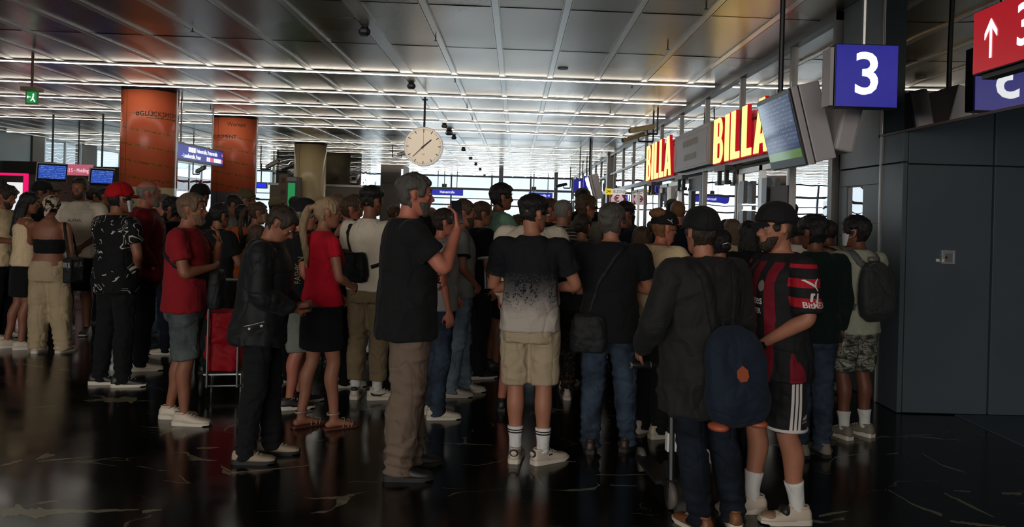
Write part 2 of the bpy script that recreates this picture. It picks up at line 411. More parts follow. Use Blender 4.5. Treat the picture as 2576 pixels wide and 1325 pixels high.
# ---- right glazed shop front  (plane x = WX)
GFRONT = glass('shopfront_glass', (.55, .56, .53), .85, .010, 1.5, .9)
GDOOR = glass('door_glass', (.66, .70, .70), .8, .004, 1.5, .9)
MUL = [9.28 + 2.1 * k for k in range(0, 18)]
Y0, Y1 = 7.95, 45.0
e = empty('window_%d' % wi, (WX, Y0, 0)); tag(e, kind='structure'); wi += 1
f = MB(); MULM = plain('mullion_grey', (.17, .165, .155), .42, .6, nz=.1)
for y in MUL:
    if y < Y1: f.bx(-.04, .04, y - Y0 - .028, y - Y0 + .028, 2.48, CZ)
f.bx(-.05, .05, 0, .06, 0, CZ); f.bx(-.06, .05, 0, Y1 - Y0, CZ - .09, CZ)
f.bx(-.07, .06, 0, Y1 - Y0, 2.44, 2.54)
f.bx(-.05, .05, 18.2 - Y0, Y1 - Y0, 3.05, 3.11)
f.bx(-.12, .05, 27.2 - Y0, 27.6 - Y0, 0, CZ)
f.build('window_frame', MULM, e)
MB().quad((0, 0, 2.5), (0, Y1 - Y0, 2.5), (0, Y1 - Y0, CZ), (0, 0, CZ)).build('pane', GFRONT, e)
# lower level: panes and door leaves
def door_leaf(e, y0, y1, z1=2.36, mat=STEEL, fw=.07, x=0.0):
    f = MB()
    f.bx(x - .03, x + .03, y0, y0 + fw, .02, z1); f.bx(x - .03, x + .03, y1 - fw, y1, .02, z1)
    f.bx(x - .03, x + .03, y0, y1, z1 - fw, z1); f.bx(x - .03, x + .03, y0, y1, .02, .14)
    d = f.build('door_leaf', mat, e)
    MB().quad((x, y0, .1), (x, y1, .1), (x, y1, z1), (x, y0, z1)).build('pane', GDOOR, d)
    MB().bx(x - .1, x - .06, y0 + .12, y0 + .15, .8, 1.3).build('handle', STEEL, d)
    return d
spans = [(8.02, 9.28, 0), (9.28, 10.35, 1), (10.35, 11.44, 1), (11.44, 13.56, 0), (13.56, 14.6, 2), (14.6, 15.6, 1), (15.6, 16.7, 1), (16.7, 17.7, 1), (17.7, 19.8, 0), (19.8, 20.9, 1), (20.9, 21.95, 1), (21.95, 27.2, 0), (27.6, 45, 0)]
e = empty('window_%d' % wi, (WX, Y0, 0)); tag(e, kind='structure'); wi += 1
f = MB(); g = MB()
for a_, b_, k_ in spans:
    if k_ == 0:
        f.bx(-.04, .04, a_ - Y0, a_ - Y0 + .06, 0, 2.45); f.bx(-.04, .04, b_ - Y0 - .06, b_ - Y0, 0, 2.45); f.bx(-.04, .04, a_ - Y0, b_ - Y0, 0, .1)
        yy = a_ + 2.1
        while yy < b_ - .5: f.bx(-.04, .04, yy - Y0 - .03, yy - Y0 + .03, 0, 2.45); yy += 2.1
        g.quad((0, a_ - Y0, .1), (0, b_ - Y0, .1), (0, b_ - Y0, 2.45), (0, a_ - Y0, 2.45))
f.build('window_frame', MULM, e); g.build('pane', GDOOR, e)
dn = 1
for a_, b_, k_ in spans:
    if k_ == 0: continue
    e = empty('door_%d' % dn, (WX, 0, 0)); tag(e, kind='structure'); dn += 1
    if k_ == 1: door_leaf(e, a_, b_)
    else:
        DG = plain('dark_door', (.035, .037, .04), .5)
        m_ = MB(); m_.bx(-.04, .04, a_ + .03, b_ - .03, .02, 1.62); m_.bx(-.04, .04, a_ + .03, b_ - .03, 2.12, 2.36)
        m_.bx(-.04, .04, a_ + .03, a_ + .22, 1.62, 2.12); m_.bx(-.04, .04, b_ - .22, b_ - .03, 1.62, 2.12)
        dl = m_.build('door_leaf', DG, e)
        MB().quad((0, a_ + .2, 1.6), (0, b_ - .2, 1.6), (0, b_ - .2, 2.14), (0, a_ + .2, 2.14)).build('pane', GDOOR, dl)
# shop interior behind the glass
MB().quad((9.3, 7, .75), (9.3, 46, .75), (9.3, 46, 2.9), (9.3, 7, 2.9)).build('window_%d' % wi, glass('shop_outer_glass', (.20, .26, .26), .6))['kind'] = 'structure'; wi += 1
INW = plain('shop_wall_beige', L(176, 160, 138), .7, nz=.06)
o = MB().bx(9.2, 9.4, 7, 46, 0, .75).bx(9.2, 9.4, 7, 46, 2.9, CZ).build('wall_shop_right', INW); tag(o, kind='structure')
m_ = MB()
for y in range(8, 46, 3): m_.bx(9.18, 9.42, y - .08, y + .08, .75, 2.9)
o = m_.build('trim_%d' % ti, STEEL); tag(o, kind='structure'); ti += 1
o = MB().bx(WX, 9.4, 7.0, 45.5, CZ, CZ + .2).build('ceiling_shop', plain('shop_ceiling', L(120, 110, 92), .8)); tag(o, kind='structure')
o = MB().bx(WX + .06, 9.4, 7.75, 7.95, 0, CZ).build('wall_shop_near', INW); tag(o, kind='structure')
o = MB().bx(WX + .35, WX + .75, 8.3, 8.6, 0, CZ).build('trim_%d' % ti, plain('beige_column', L(190, 168, 140), .6)); tag(o, kind='structure'); ti += 1
SHOPL = emis('shop_lamp', (1, .88, .62), 6)
for k, y in enumerate((9.6, 12.4, 15.2, 18.0, 21.5, 25.0)):
    e = empty('shop_lamp', (6.1, y, CZ - .25)); MB().rod((-1, 0, .05), (-1, 0, .25), .008).rod((1, 0, .05), (1, 0, .25), .008).build('suspension', STEEL, e); MB().bx(-1.4, 1.4, -.03, .03, 0, .03).build('diffuser', SHOPL, e); MB().bx(-1.42, 1.42, -.05, .05, .03, .06).build('housing', STEEL, e)
    tag(e, '%s warm strip lamp hanging inside the shop behind the right glass front' % ordn[k], 'lamp', 'shop ceiling lamps')
SHELFM = [plain('shelf_goods_a', L(120, 104, 84), .7, nz=.3), plain('shelf_goods_b', L(150, 150, 150), .7, nz=.3)]
for k, y in enumerate((10.4, 13.4, 16.6, 20.2, 24)):
    e = empty('store_shelf', (6.6, y, 0)); f = MB(); f.bx(-1.2, 1.2, .28, .3, 0, 1.5)
    for z in (.1, .45, .8, 1.15, 1.5): f.bx(-1.2, 1.2, -.2, .3, z, z + .03)
    f.build('frame', STEEL, e)
    q = MB()
    for z in (.13, .48, .83, 1.18):
        for j in range(9): q.bx(-1.15 + j * .255, -1.15 + j * .255 + .21, -.12, .2, z, z + random.uniform(.14, .27))
    q.build('goods', SHELFM[k % 2], e); tag(e, '%s grey store shelf filled with goods inside the glass-fronted shop' % ordn[k], 'shelf', 'store shelves')
# ---- dark blue panelled wall at the right
n = NT('blue_grey_panel'); v = n.co(); n.base(n.mix(n.noise(v, 2.0, 4), L(76, 86, 94), L(88, 99, 106)), .42, .1)
n.bump(n.noise(v, 90, 3), .05, .003); NAVY = n.m
SEAM = plain('panel_joint_black', (.008, .009, .01), .6)
YW = 6.58
def panels_x(mb, x, y0, y1, zs):   # panels on plane x
    for i in range(len(zs) - 1): mb.bx(x, x + .04, y0 + .006, y1 - .006, zs[i] + .006, zs[i + 1] - .006)
m_ = MB(); panels_x(m_, WX, 6.98, 7.88, [0.0, 2.15, CZ])
# cut the slit window into the lower panel by building it of four pieces
m_ = MB(); m_.bx(WX, WX + .04, 6.99, 7.88, 2.156, CZ); m_.bx(WX, WX + .04, 6.99, 7.88, .006, 1.62); m_.bx(WX, WX + .04, 6.99, 7.88, 1.98, 2.144)
m_.bx(WX, WX + .04, 6.99, 7.34, 1.62, 1.98); m_.bx(WX, WX + .04, 7.7, 7.88, 1.62, 1.98)
m_.bx(WX, WX + .04, YW + .006, 6.975, .006, 2.144); m_.bx(WX, WX + .04, YW + .006, 6.975, 2.156, CZ)
o = m_.build('wall_right', NAVY); bevel(o, .003, 1); tag(o, kind='structure')
o = MB().bx(WX + .04, WX + .3, YW + .1, 7.34, 0, CZ).bx(WX + .04, WX + .3, 7.7, 7.95, 0, CZ).bx(WX + .04, WX + .3, 7.34, 7.7, 0, 1.62).bx(WX + .04, WX + .3, 7.34, 7.7, 1.98, CZ).build('trim_%d' % ti, SEAM); tag(o, kind='structure'); ti += 1
e = empty('window_%d' % wi, (WX + .03, 7.52, 1.8)); tag(e, kind='structure'); wi += 1
MB().bx(-.02, .02, -.19, -.17, -.19, .19).bx(-.02, .02, .17, .19, -.19, .19).bx(-.02, .02, -.19, .19, .17, .19).bx(-.02, .02, -.19, .19, -.19, -.17).build('window_frame', BLACK, e)
MB().quad((0, -.18, -.18), (0, .18, -.18), (0, .18, .18), (0, -.18, .18)).build('pane', PANED, e)
# perpendicular wall
m_ = MB()
for x0, x1 in ((3.34, 4.07), (4.08, 5.6), (5.61, 7.2), (7.21, 8.8)):
    for z0, z1 in ((0.01, 2.13), (2.142, CZ)): m_.bx(x0 + .005, x1 - .005, YW, YW + .05, z0, z1)
o = m_.build('wall_back', NAVY); bevel(o, .003, 1); tag(o, kind='structure')
o = MB().bx(WX + .02, 8.8, YW + .05, YW + .1, 0, CZ).build('trim_%d' % ti, SEAM); tag(o, kind='structure'); ti += 1
o = MB().bx(8.8, 9.0, -6, YW, 0, CZ).build('wall_side_right', NAVY); tag(o, kind='structure')
o = MB().bx(WX, 9.0, -6, YW + .1, CZ, CZ + .2).build('ceiling_passage', plain('passage_ceiling', L(70, 68, 62), .6)); tag(o, kind='structure')
# glass fascia hanging over the passage
FG = glass('smoked_fascia_glass', (.45, .50, .52), .55, .006, 1.6, .7)
e = empty('window_%d' % wi, (WX, 0, 0)); tag(e, kind='structure'); wi += 1
MB().quad((0, -1, 2.42), (0, 7.02, 2.42), (0, 7.02, CZ), (0, -1, CZ)).build('pane', FG, e)
f = MB().bx(-.012, .012, -1, 7.02, 2.405, 2.425); f.bx(-.012, .012, 7.0, 7.03, 2.40, CZ); f.bx(-.02, .02, -1, 7.02, CZ - .05, CZ); f.build('window_frame', plain('bronze_edge', (.12, .09, .07), .4, .6), e)
# steel corner angle and grey mat
o = MB().bx(WX - .012, WX + .002, 6.975, 6.995, 0, 3.8).build('trim_%d' % ti, STEEL); tag(o, kind='structure'); ti += 1
n = NT('blue_mat'); v = n.co(); n.base(n.mix(n.noise(v, 160, 2), (.035, .05, .07), (.11, .15, .20)), .9); n.bump(n.noise(v, 220, 2), .4, .006)
o = MB().bx(3.79, 6.4, 2.0, YW - .01, 0, .008).build('floor_mat', n.m); tag(o, 'blue-grey entrance mat on the black floor below the panelled wall', 'mat')
# access control box on the panelled wall
p = at(2383, 646, YW)
e = empty('wall_box', (p.x, YW, p.z)); tag(e, 'small grey square wall box with recessed keyhole panel on the dark blue wall', 'wall box')
f = MB(); f.bx(-.058, -.03, -.022, 0, -.058, .058); f.bx(.036, .058, -.022, 0, -.058, .058); f.bx(-.03, .036, -.022, 0, .028, .058); f.bx(-.03, .036, -.022, 0, -.058, -.042)
bevel(f.build('frame', plain('pale_grey_metal', (.36, .37, .37), .4, .2), e), .003)
MB().bx(-.03, .036, -.008, 0, -.042, .028).build('recess_plate', plain('mid_grey_metal', (.17, .17, .17), .5), e)
MB().bx(-.022, -.006, -.013, -.007, -.012, .004).build('keyhole', BLACK, e)
MB().bx(-.048, .048, -.0235, -.021, .036, .048).build('name_strip', plain('faded_strip', (.24, .25, .26), .5), e)
MB().bx(-.098, -.07, -.006, 0, -.042, -.018).bx(-.07, -.056, -.004, 0, -.04, -.034).bx(-.055, -.038, -.026, -.02, -.04, -.02).build('sticker', WHITEP, e)
# back of the hall behind the camera, left and right of the entrance
o = MB().bx(XL, -11.5, -6.2, -6, 0, CZ).bx(1.5, 9, -6.2, -6, 0, CZ).build('wall_entrance', TAUPE); tag(o, kind='structure')
# ================================================================ pillars, signs, fittings
def pillar(px, topy, botz, rad, label, cols, writing):
    u = topy
    d = F * (CZ - CAMZ) / ((CY + ROLL * (px - CX)) - topy)
    p = at(px, topy, d); p.x *= (d + rad) / d; p.y = d + rad
    e = empty('pillar', (p.x, p.y, 0)); tag(e, label, 'pillar')
    SH, WR = cols
    def cyl(r, z0, z1, seg=64): return MB().rings([[Vector((r * math.cos(2 * math.pi * j / seg), r * math.sin(2 * math.pi * j / seg), z)) for j in range(seg)] for z in (z0, z1)])
    cyl(rad * .985, 0, CZ - .0).build('shaft', SH, e, True)
    w_ = None
    if WR is not None:
        w_ = cyl(rad, botz, CZ - .04).build('wrap', WR, e, True)
        for a in (-.02, 2.4): 
            MB().box((rad * math.cos(a), rad * math.sin(a), (botz + CZ) / 2 - .35), (.03, .035, CZ - .1 - 0.0), a).build('edge_strip', STEEL, e)
    MB().box((rad * math.cos(-2.02), rad * math.sin(-2.02), (CZ) / 2), (.004, .006, CZ - .05), -2.02).build('seam', BLACK, e)
    cyl(rad * 1.01, CZ - .05, CZ - .005).build('collar', DARKMETAL, e, True)
    for (s, size, ang, z, sx, mat, tilt) in writing:
        me = text_mesh(s, size, .0, sx, 0.0)
        for v_ in me.vertices:
            xx = v_.co.x; zz = z + v_.co.y + tilt * xx; th = -math.pi / 2 + ang + xx / rad
            v_.co = ((rad + .004) * math.cos(th), (rad + .004) * math.sin(th), zz)
        link_mesh('writing', me, w_ if w_ else e, mat)
    return e, w_
n = NT('orange_pillar_wrap'); v = n.co(); xyz = n.sep(v)
base = n.ramp(n.noise(v, 1.4, 3), [(.3, L(222, 96, 62)), (.7, L(236, 120, 80))])
# thin hand-drawn garland lines sloping round the pillar
slope = n.math('ADD', xyz[2], n.math('MULTIPLY', xyz[0], .16))
wob = n.math('ADD', slope, n.math('MULTIPLY', n.noise(v, 22, 2), .035))
fr = n.math('FRACT', n.math('DIVIDE', wob, .30))
band = n.math('MULTIPLY', n.math('LESS_THAN', fr, .13), n.math('LESS_THAN', xyz[2], 3.32))
tex = n.math('MULTIPLY', band, n.math('GREATER_THAN', n.noise(v, 48, 2), .42))
c1 = n.mix(n.math('MULTIPLY', tex, .8), base, n.mix(n.math('GREATER_THAN', n.noise(v, 30, 2), .52), L(176, 140, 66), L(96, 66, 30)))
n.base(c1, .32, 0, .5); ORANGE = n.m
INK = plain('marker_ink', (.015, .008, .006), .6)
BEIGE = plain('beige_enamel', L(196, 174, 134), .25, .0, nz=.04)
pillar(380, 218, 1.93 + .0, .51, 'nearer big orange-wrapped round pillar with black handwritten lettering, left of the blue street sign', (BEIGE, ORANGE),
       [('#GLÜCKSMOMENT', .125, .95, 3.30, .95, INK, 0), ('______________', .125, .95, 3.275, .75, INK, 0), ('Woman!', .11, -1.02, 3.5, 1.0, INK, .06)])
pillar(593, 290, 1.95, .535, 'farther orange-wrapped round pillar with black handwritten lettering, right of the blue street sign', (plain('dark_plinth', (.05, .045, .05), .5), ORANGE),
       [('#GLÜCKSMOMENT', .125, -.55, 3.28, .95, INK, 0), ('_____________', .125, -.55, 3.255, .75, INK, 0), ('Woman!', .14, .42, 3.58, .9, INK, 0)])
pillar(782, 358, 0, .54, 'bare beige enamelled round pillar with a vertical seam, left of the grey shop box', (BEIGE, None), [])
# framed note sheets on the two wrapped pillars are part of the print
def hanging(name, px, py_top, d, label, cat): pass
# ---- station clock
p = at(1066, 369, 15.0); cz = p.z
e = empty('station_clock', (p.x, 15.0, cz)); tag(e, 'round white station clock with black hands hanging from the ceiling on a dark pole', 'clock')
R_ = .365
def disc(r, y0, y1, seg=72): return MB().rings([[Vector((r * math.cos(2 * math.pi * j / seg), y, r * math.sin(2 * math.pi * j / seg))) for j in range(seg)] for y in (y0, y1)])
disc(R_ + .016, -.055, .055).build('casing', plain('clock_casing', (.30, .31, .33), .35, .6), e, False)
n = NT('clock_face'); n.base((.86, .72, .56), .35); n.b.inputs['Emission Color'].default_value = (1, .80, .60, 1); n.b.inputs['Emission Strength'].default_value = .34
disc(R_, -.058, .058).build('dial', n.m, e)
mk = MB()
for i in range(60):
    a = math.radians(i * 6); big = i % 5 == 0; r0 = .285 if big else .322; r1 = .345; wd = .016 if big else .006
    M = Matrix.Rotation(a, 3, 'Y'); mk.box(M @ Vector((0, -.060, (r0 + r1) / 2)), (wd, .003, r1 - r0), M=M)
mk.build('minute_marks', BLACK, e)
HB = plain('clock_hands', (.05, .035, .03), .5)
def hand_(name, ang, l0, l1, w0, w1, y):
    M = Matrix.Rotation(math.radians(ang), 3, 'Y')
    MB().poly([M @ Vector((-w0, y, -l0)), M @ Vector((w0, y, -l0)), M @ Vector((w1, y, l1)), M @ Vector((-w1, y, l1))], (0, -.003, 0)).build(name, HB, e)
hand_('hour_hand', 49, .05, .205, .017, .012, -.062); hand_('minute_hand', 225, .05, .285, .010, .006, -.066); hand_('second_hand', 0, .06, .28, .003, .002, -.070)
MB().box((0, -.07, .30), (.013, .003, .06)).build('second_hand_tip', HB, e)
text_on('maker_mark', 'ÖBB', .03, (0, -.061, -.15), (1, 0, 0), (0, 0, 1), plain('mark_brown', (.35, .25, .18), .5), e, .0005)
MB().rod((0, 0, R_ + .01), (0, 0, CZ - cz), .022).build('pole', DARKMETAL, e)
MB().rod((0, 0, CZ - cz - .02), (0, 0, CZ - cz), .06).build('ceiling_plate', DARKMETAL, e)
# ---- blue number sign 3
BLU = NT('blue_sign_face'); v = BLU.co(); BLU.base((.004, .005, .10), .3)
BLU.b.inputs['Emission Color'].default_value = (.006, .006, .34, 1); BLU.b.inputs['Emission Strength'].default_value = .62; BLU = BLU.m
SW = emis('sign_white', (.95, .97, 1.0), 1.2)
def cube_sign(px, py, d, size, ch, label, th=.12, chs=.62):
    p = at(px, py, d); e = empty('platform_sign', (p.x, d, p.z)); tag(e, label, 'sign')
    bevel(MB().bx(-size / 2, size / 2, 0, th, -size / 2, size / 2).build('casing', DARKMETAL, e), .006)
    s2 = size / 2 * .965
    MB().bx(-s2, s2, -.006, .0, -s2, s2).build('face', BLU, e)
    text_on('number', ch, size * chs * 1.5, (0, -.009, 0), (1, 0, 0), (0, 0, 1), SW, e, .002, 1.0, .006)
    MB().rod((0, th / 2, size / 2), (0, th / 2, CZ - p.z), .022).build('pole', STEEL, e)
    return e
e3 = cube_sign(2180, 191, 6.1, .505, '3', 'large blue backlit square sign with a white 3 hanging at the right')
MB().bx(-.29, -.262, .0, .16, -.24, .22).build('side_panel', GREYP, e3)
cube_sign(1458, 468, 25.0, .42, '1', 'small far blue square sign with a white 1 beside the tilted grey monitor', .12)
cube_sign(1487, 462, 23.0, .46, '', 'small far plain blue square sign behind the tilted grey monitor', .12)
# ---- red direction sign
RED = NT('red_sign_face'); RED.base(L(200, 22, 40), .3); RED.b.inputs['Emission Color'].default_value = (.62, .015, .03, 1); RED.b.inputs['Emission Strength'].default_value = .42; RED = RED.m
e = empty('direction_sign', (2.5, 4.25, 2.62)); tag(e, 'red hanging direction sign with a white up arrow and 3 at the top right corner', 'sign')
MB().bx(0, .10, -2.0, 0, -.172, .172).build('casing', DARKMETAL, e)
MB().bx(-.004, .001, -1.99, -.005, -.165, .17).build('face', RED, e)
ar = [(0, -.105), (.018, -.105), (.018, .055), (.062, .0), (.062, .034), (.009, .105), (-.044, .034), (-.044, .0), (0, .055)]
MB().poly([Vector((-.0055, -.155 - x, z - .0)) for x, z in ar], (-.002, 0, 0)).build('arrow', SW, e)
text_on('number', '3-5', .30, (-.0055, -.365, 0), (0, -1, 0), (0, 0, 1), SW, e, .001, .9, .003, 'LEFT')
MB().rod((.05, -.4, .17), (.05, -.4, CZ - 2.62), .02).build('pole', STEEL, e)
MB().bx(.02, .09, -.9, -.05, -.20, -.175).build('rail', BLACK, e)
# ---- BILLA letters (channel letters with yellow faces and red returns)
YEL = NT('yellow_letter_face'); v = YEL.co('Object'); YEL.base((.9, .75, .12), .4)
YEL.b.inputs['Emission Color'].default_value = (1, .80, .22, 1); YEL.b.inputs['Emission Strength'].default_value = 1.25; YEL = YEL.m
RRED = NT('red_letter_return'); RRED.base((.75, .01, .02), .35); RRED.b.inputs['Emission Color'].default_value = (.8, .01, .02, 1); RRED.b.inputs['Emission Strength'].default_value = .35; RRED = RRED.m
def letter_shape(ch, w, h, s):
    if ch == 'I': return [[(0, 0), (s, 0), (s, h), (0, h)]], s
    if ch == 'L': return [[(0, 0), (w * .92, 0), (w * .92, s * .62), (s, s * .62), (s, h), (0, h)]], w * .92
    if ch == 'A': return None, w * 1.12
    return None, w
def letter(mb, ch, x0, h, place):
    w, s = h * .46, h * .185
    def q(pts, dep=(0, 1)):
        mb.append([(x0 + a, b) for a, b in pts])
    if ch == 'I': q([(0, 0), (s, 0), (s, h), (0, h)]); return s
    if ch == 'L': q([(0, 0), (w * .8, 0), (w * .8, s * .75), (s, s * .75), (s, h), (0, h)]); return w * .8
    if ch == 'A':
        W = w * 1.12; mx = W / 2; t = s * .48
        q([(0, 0), (s * .95, 0), (mx, h * .74), (mx, h), (mx - t, h)]); q([(W, 0), (mx + t, h), (mx, h), (mx, h * .74), (W - s * .95, 0)]); q([(W * .25, h * .17), (W * .75, h * .17), (W * .70, h * .34), (W * .30, h * .34)]); return W
    if ch == 'B':
        W = w
        out = []
        q([(0, 0), (s, 0), (s, h), (0, h)])
        def bowl(z0, z1, wx):
            c = (z0 + z1) / 2; r = (z1 - z0) / 2; o_, i_ = [], []
            for k in range(13):
                a = -math.pi / 2 + math.pi * k / 12
                o_.append((wx - r * .55 + r * .55 * math.cos(a), c + r * math.sin(a)))
                i_.append((wx - r * .55 + (r * .55 - s * .75) * max(math.cos(a), 0) if r * .55 > s * .75 else wx - s * .8 * 1.0, c + (r - s * .55) * math.sin(a)))
            for k in range(12): q([o_[k], o_[k + 1], (max(i_[k + 1][0], s), i_[k + 1][1]), (max(i_[k][0], s), i_[k][1])])
            q([(s * .9, z0), (o_[0][0], z0), (i_[0][0], z0 + s * .55), (s * .9, z0 + s * .55)]); q([(s * .9, z1), (s * .9, z1 - s * .55), (i_[12][0], z1 - s * .55), (o_[12][0], z1)])
        bowl(0, h * .54, W * .98); bowl(h * .48, h, W * .90); return W
def billa(y_left, y_right, zb, h, label):
    e = empty('shop_sign', (WX - .10, y_left, zb)); tag(e, label, 'sign')
    # reading direction from -? the word reads from far to near, i.e. towards -y
    total = 0; widths = []
    for ch in 'BILLA':
        t = []; widths.append(letter(t, ch, 0, h, None))
    gap = h * .075; total = sum(widths) + gap * 4; k = (y_left - y_right) / total; x = 0
    for ch, wd in zip('BILLA', widths):
        t = []; letter(t, ch, x, h, None); x += wd + gap
        face, ret = MB(), MB()
        for poly in t:
            pts = [Vector((0, -a * k, b)) for a, b in poly]
            cen = sum(pts, Vector()) / len(pts)
            face.poly([p_ + Vector((-.062, 0, 0)) for p_ in pts], (-.006, 0, 0))
            ret.poly([cen + (p_ - cen) * 1.0 + Vector((.0, 0, 0)) + (p_ - cen).normalized() * .012 for p_ in pts], (-.06, 0, 0))
        lo = ret.build('letter_%s' % ch.lower(), RRED, e); face.build('face', YEL, lo)
    MB().bx(.02, .05, -(y_left - y_right), 0, .05, .09).bx(.02, .05, -(y_left - y_right), 0, h - .15, h - .11).build('rail', STEEL, e)
billa(18.75, 15.75, 2.50, .83, 'smaller glowing yellow BILLA sign with red edges, farther along the glass front')
billa(12.35, 9.62, 2.50, .70, 'larger glowing yellow BILLA sign with red edges, partly hidden by the tilted monitor')
# welcome sign between them
e = empty('welcome_sign', (WX - .22, 15.15, 2.50)); tag(e, 'grey unlit sign with faint lettering between the two yellow shop signs', 'sign')
y1 = -(15.15 - 12.45)
bevel(MB().bx(0, .16, y1, 0, 0, .70).build('casing', plain('sign_grey', L(158, 152, 158), .5), e), .01)
fr = MB(); fr.bx(-.004, 0, y1 + .08, -.08, .05, .062); fr.bx(-.004, 0, y1 + .08, -.08, .62, .632)
for s_, yy in ((1, -.08), (-1, y1 + .08)):
    fr.poly([Vector((-.001, yy, .05)), Vector((-.001, yy - s_ * .012, .05)), Vector((-.001, yy - s_ * .112, .34)), Vector((-.001, yy - s_ * .10, .34))], (-.003, 0, 0))
    fr.poly([Vector((-.001, yy, .632)), Vector((-.001, yy - s_ * .012, .632)), Vector((-.001, yy - s_ * .112, .34)), Vector((-.001, yy - s_ * .10, .34))], (-.003, 0, 0))
fr.build('border_line', plain('sign_line', L(196, 188, 188), .5), e)
FT = plain('faint_letters', L(178, 160, 136), .5)
text_on('lettering', 'WILLKOMMEN IM', .17, (-.003, y1 / 2, .47), (0, -1, 0), (0, 0, 1), FT, e, .001, .9)
text_on('lettering', 'PRATERSTERN', .17, (-.003, y1 / 2, .22), (0, -1, 0), (0, 0, 1), FT, e, .001, .9)
# ---- tilted information monitors
n = NT('screen_dark_blue'); v = n.co(); xyz = n.sep(v)
bg = (.012, .03, .11)
rowm = n.math('GREATER_THAN', n.math('FRACT', n.math('MULTIPLY', xyz[2], 26)), .62)
tx = n.math('MULTIPLY', rowm, n.math('GREATER_THAN', n.noise(n.co('Object', (30, 30, 26)), 1.6, 2), .52))
c_ = n.mix(n.math('MULTIPLY', tx, .28), bg, (.30, .42, .75))
grn = n.math('LESS_THAN', xyz[2], -.19)
c_ = n.mix(grn, c_, (.16, .30, .08)); n.base((.01, .01, .012), .08)
n.l(c_, n.b.inputs['Emission Color']); n.b.inputs['Emission Strength'].default_value = .55; SCRN = n.m
def monitor(px, py, d, yaw, tilt, w_, h_, label, cat='monitor', roll=0, double=True, pole=True, scr=SCRN, th=.06, twin=True):
    p = at(px, py, d); e = empty('information_monitor', (p.x, d, p.z)); tag(e, label, cat)
    M = Matrix.Rotation(math.radians(yaw), 3, 'Z') @ Matrix.Rotation(math.radians(tilt), 3, 'X')
    def part(mb, name, mat, bv=0):
        mb.xform(M.to_4x4()); o = mb.build(name, mat, e)
        if bv: bevel(o, bv)
        return o
    part(MB().bx(-w_ / 2, w_ / 2, 0, th, -h_ / 2, h_ / 2), 'casing', GREYP, .008)
    part(MB().bx(-w_ / 2 + .012, w_ / 2 - .012, -.02, .004, -h_ / 2 + .012, h_ / 2 - .012), 'bezel', BLACK, .004)
    m_ = MB().bx(-w_ / 2 + .04, w_ / 2 - .04, -.024, -.018, -h_ / 2 + .09, h_ / 2 - .05); o = m_.build('screen', scr, e); o.rotation_euler = M.to_euler()
    if double:
        part(MB().bx(-w_ / 2 + .003, w_ / 2 - .003, th, th + .008, -h_ / 2, h_ / 2), 'rear_frame', DARKMETAL)
        part(MB().bx(-w_ / 2, w_ / 2, th + .008, th + .20, -h_ / 2 + .01, h_ / 2), 'rear_casing', GREYP, .012)
        if twin:
          M2 = Matrix.Rotation(math.radians(yaw + 180), 3, 'Z') @ Matrix.Rotation(math.radians(tilt * .8), 3, 'X'); q2 = MB().bx(-w_ / 2, w_ / 2, -.08, .10, -h_ / 2 + .12, h_ / 2 - .02); q2.xform(Matrix.Translation(Matrix.Rotation(math.radians(yaw), 3, 'Z') @ Vector((0, .46, .02))) @ M2.to_4x4()); bevel(q2.build('twin_casing', GREYP, e), .03)
    if pole:
        q = M @ Vector((0, th, h_ / 2 - .05)); MB().rod(q, (q.x, q.y, CZ - p.z), .025).build('pole', DARKMETAL, e)
    sp = MB()
    for i in range(5):
        q = M @ Vector((-w_ / 2 + .08 + i * (w_ - .16) / 4, th * .6, h_ / 2)); sp.rod(q, q + Vector((.0, 0, .055)), .002, 5)
    sp.build('bird_spikes', STEEL, e)
    return e
monitor(1966, 331, 7.35, -90, 14.5, .95, .72, 'large tilted grey-cased information monitor hanging in front of the yellow shop sign')
monitor(1484, 474, 22.0, -90, 15, 1.1, .72, 'small far tilted grey monitor with bright glare beside the far blue signs', double=True, twin=False)
n = NT('screen_blue'); v = n.co(); xyz = n.sep(v)
rowm = n.math('GREATER_THAN', n.math('FRACT', n.math('MULTIPLY', xyz[2], 22)), .55)
tx = n.math('MULTIPLY', rowm, n.math('GREATER_THAN', n.noise(n.co('Object', (18, 18, 26)), 1.6, 2), .5))
c_ = n.mix(n.math('MULTIPLY', tx, .35), (.02, .07, .42), (.35, .5, .85)); c_ = n.mix(n.math('LESS_THAN', xyz[2], -.15), c_, (.18, .30, .16))
n.base((.01, .01, .012), .15); n.l(c_, n.b.inputs['Emission Color']); n.b.inputs['Emission Strength'].default_value = .95; SCRB = n.m
monitor(131, 434, 19.4, 42, 15, .68, .48, 'glowing blue departure monitor left of the pink platform sign', scr=SCRB, double=False)
monitor(256, 446, 19.4, 46, 15, .58, .46, 'glowing blue departure monitor right of the pink platform sign', scr=SCRB, double=False)
pk = at(194, 427, 21.2)
e = empty('direction_sign', (pk.x, 21.2, pk.z)); tag(e, 'pink-red platform sign reading 1-2 S Meidling between two blue monitors', 'sign')
n = NT('pink_sign_face'); n.base(L(190, 70, 90), .4); n.b.inputs['Emission Color'].default_value = (.55, .13, .2, 1); n.b.inputs['Emission Strength'].default_value = .7
MB().bx(-.39, .39, 0, .1, -.15, .15).build('casing', n.m, e)
text_on('lettering', '1-2 S – Meidling', .15, (0, -.006, -.02), (1, 0, 0), (0, 0, 1), emis('sign_text_white', (.85, .85, .85), .7), e, .002, .66)
MB().rod((0, .05, .15), (0, .05, CZ - pk.z), .02).build('pole', DARKMETAL, e)
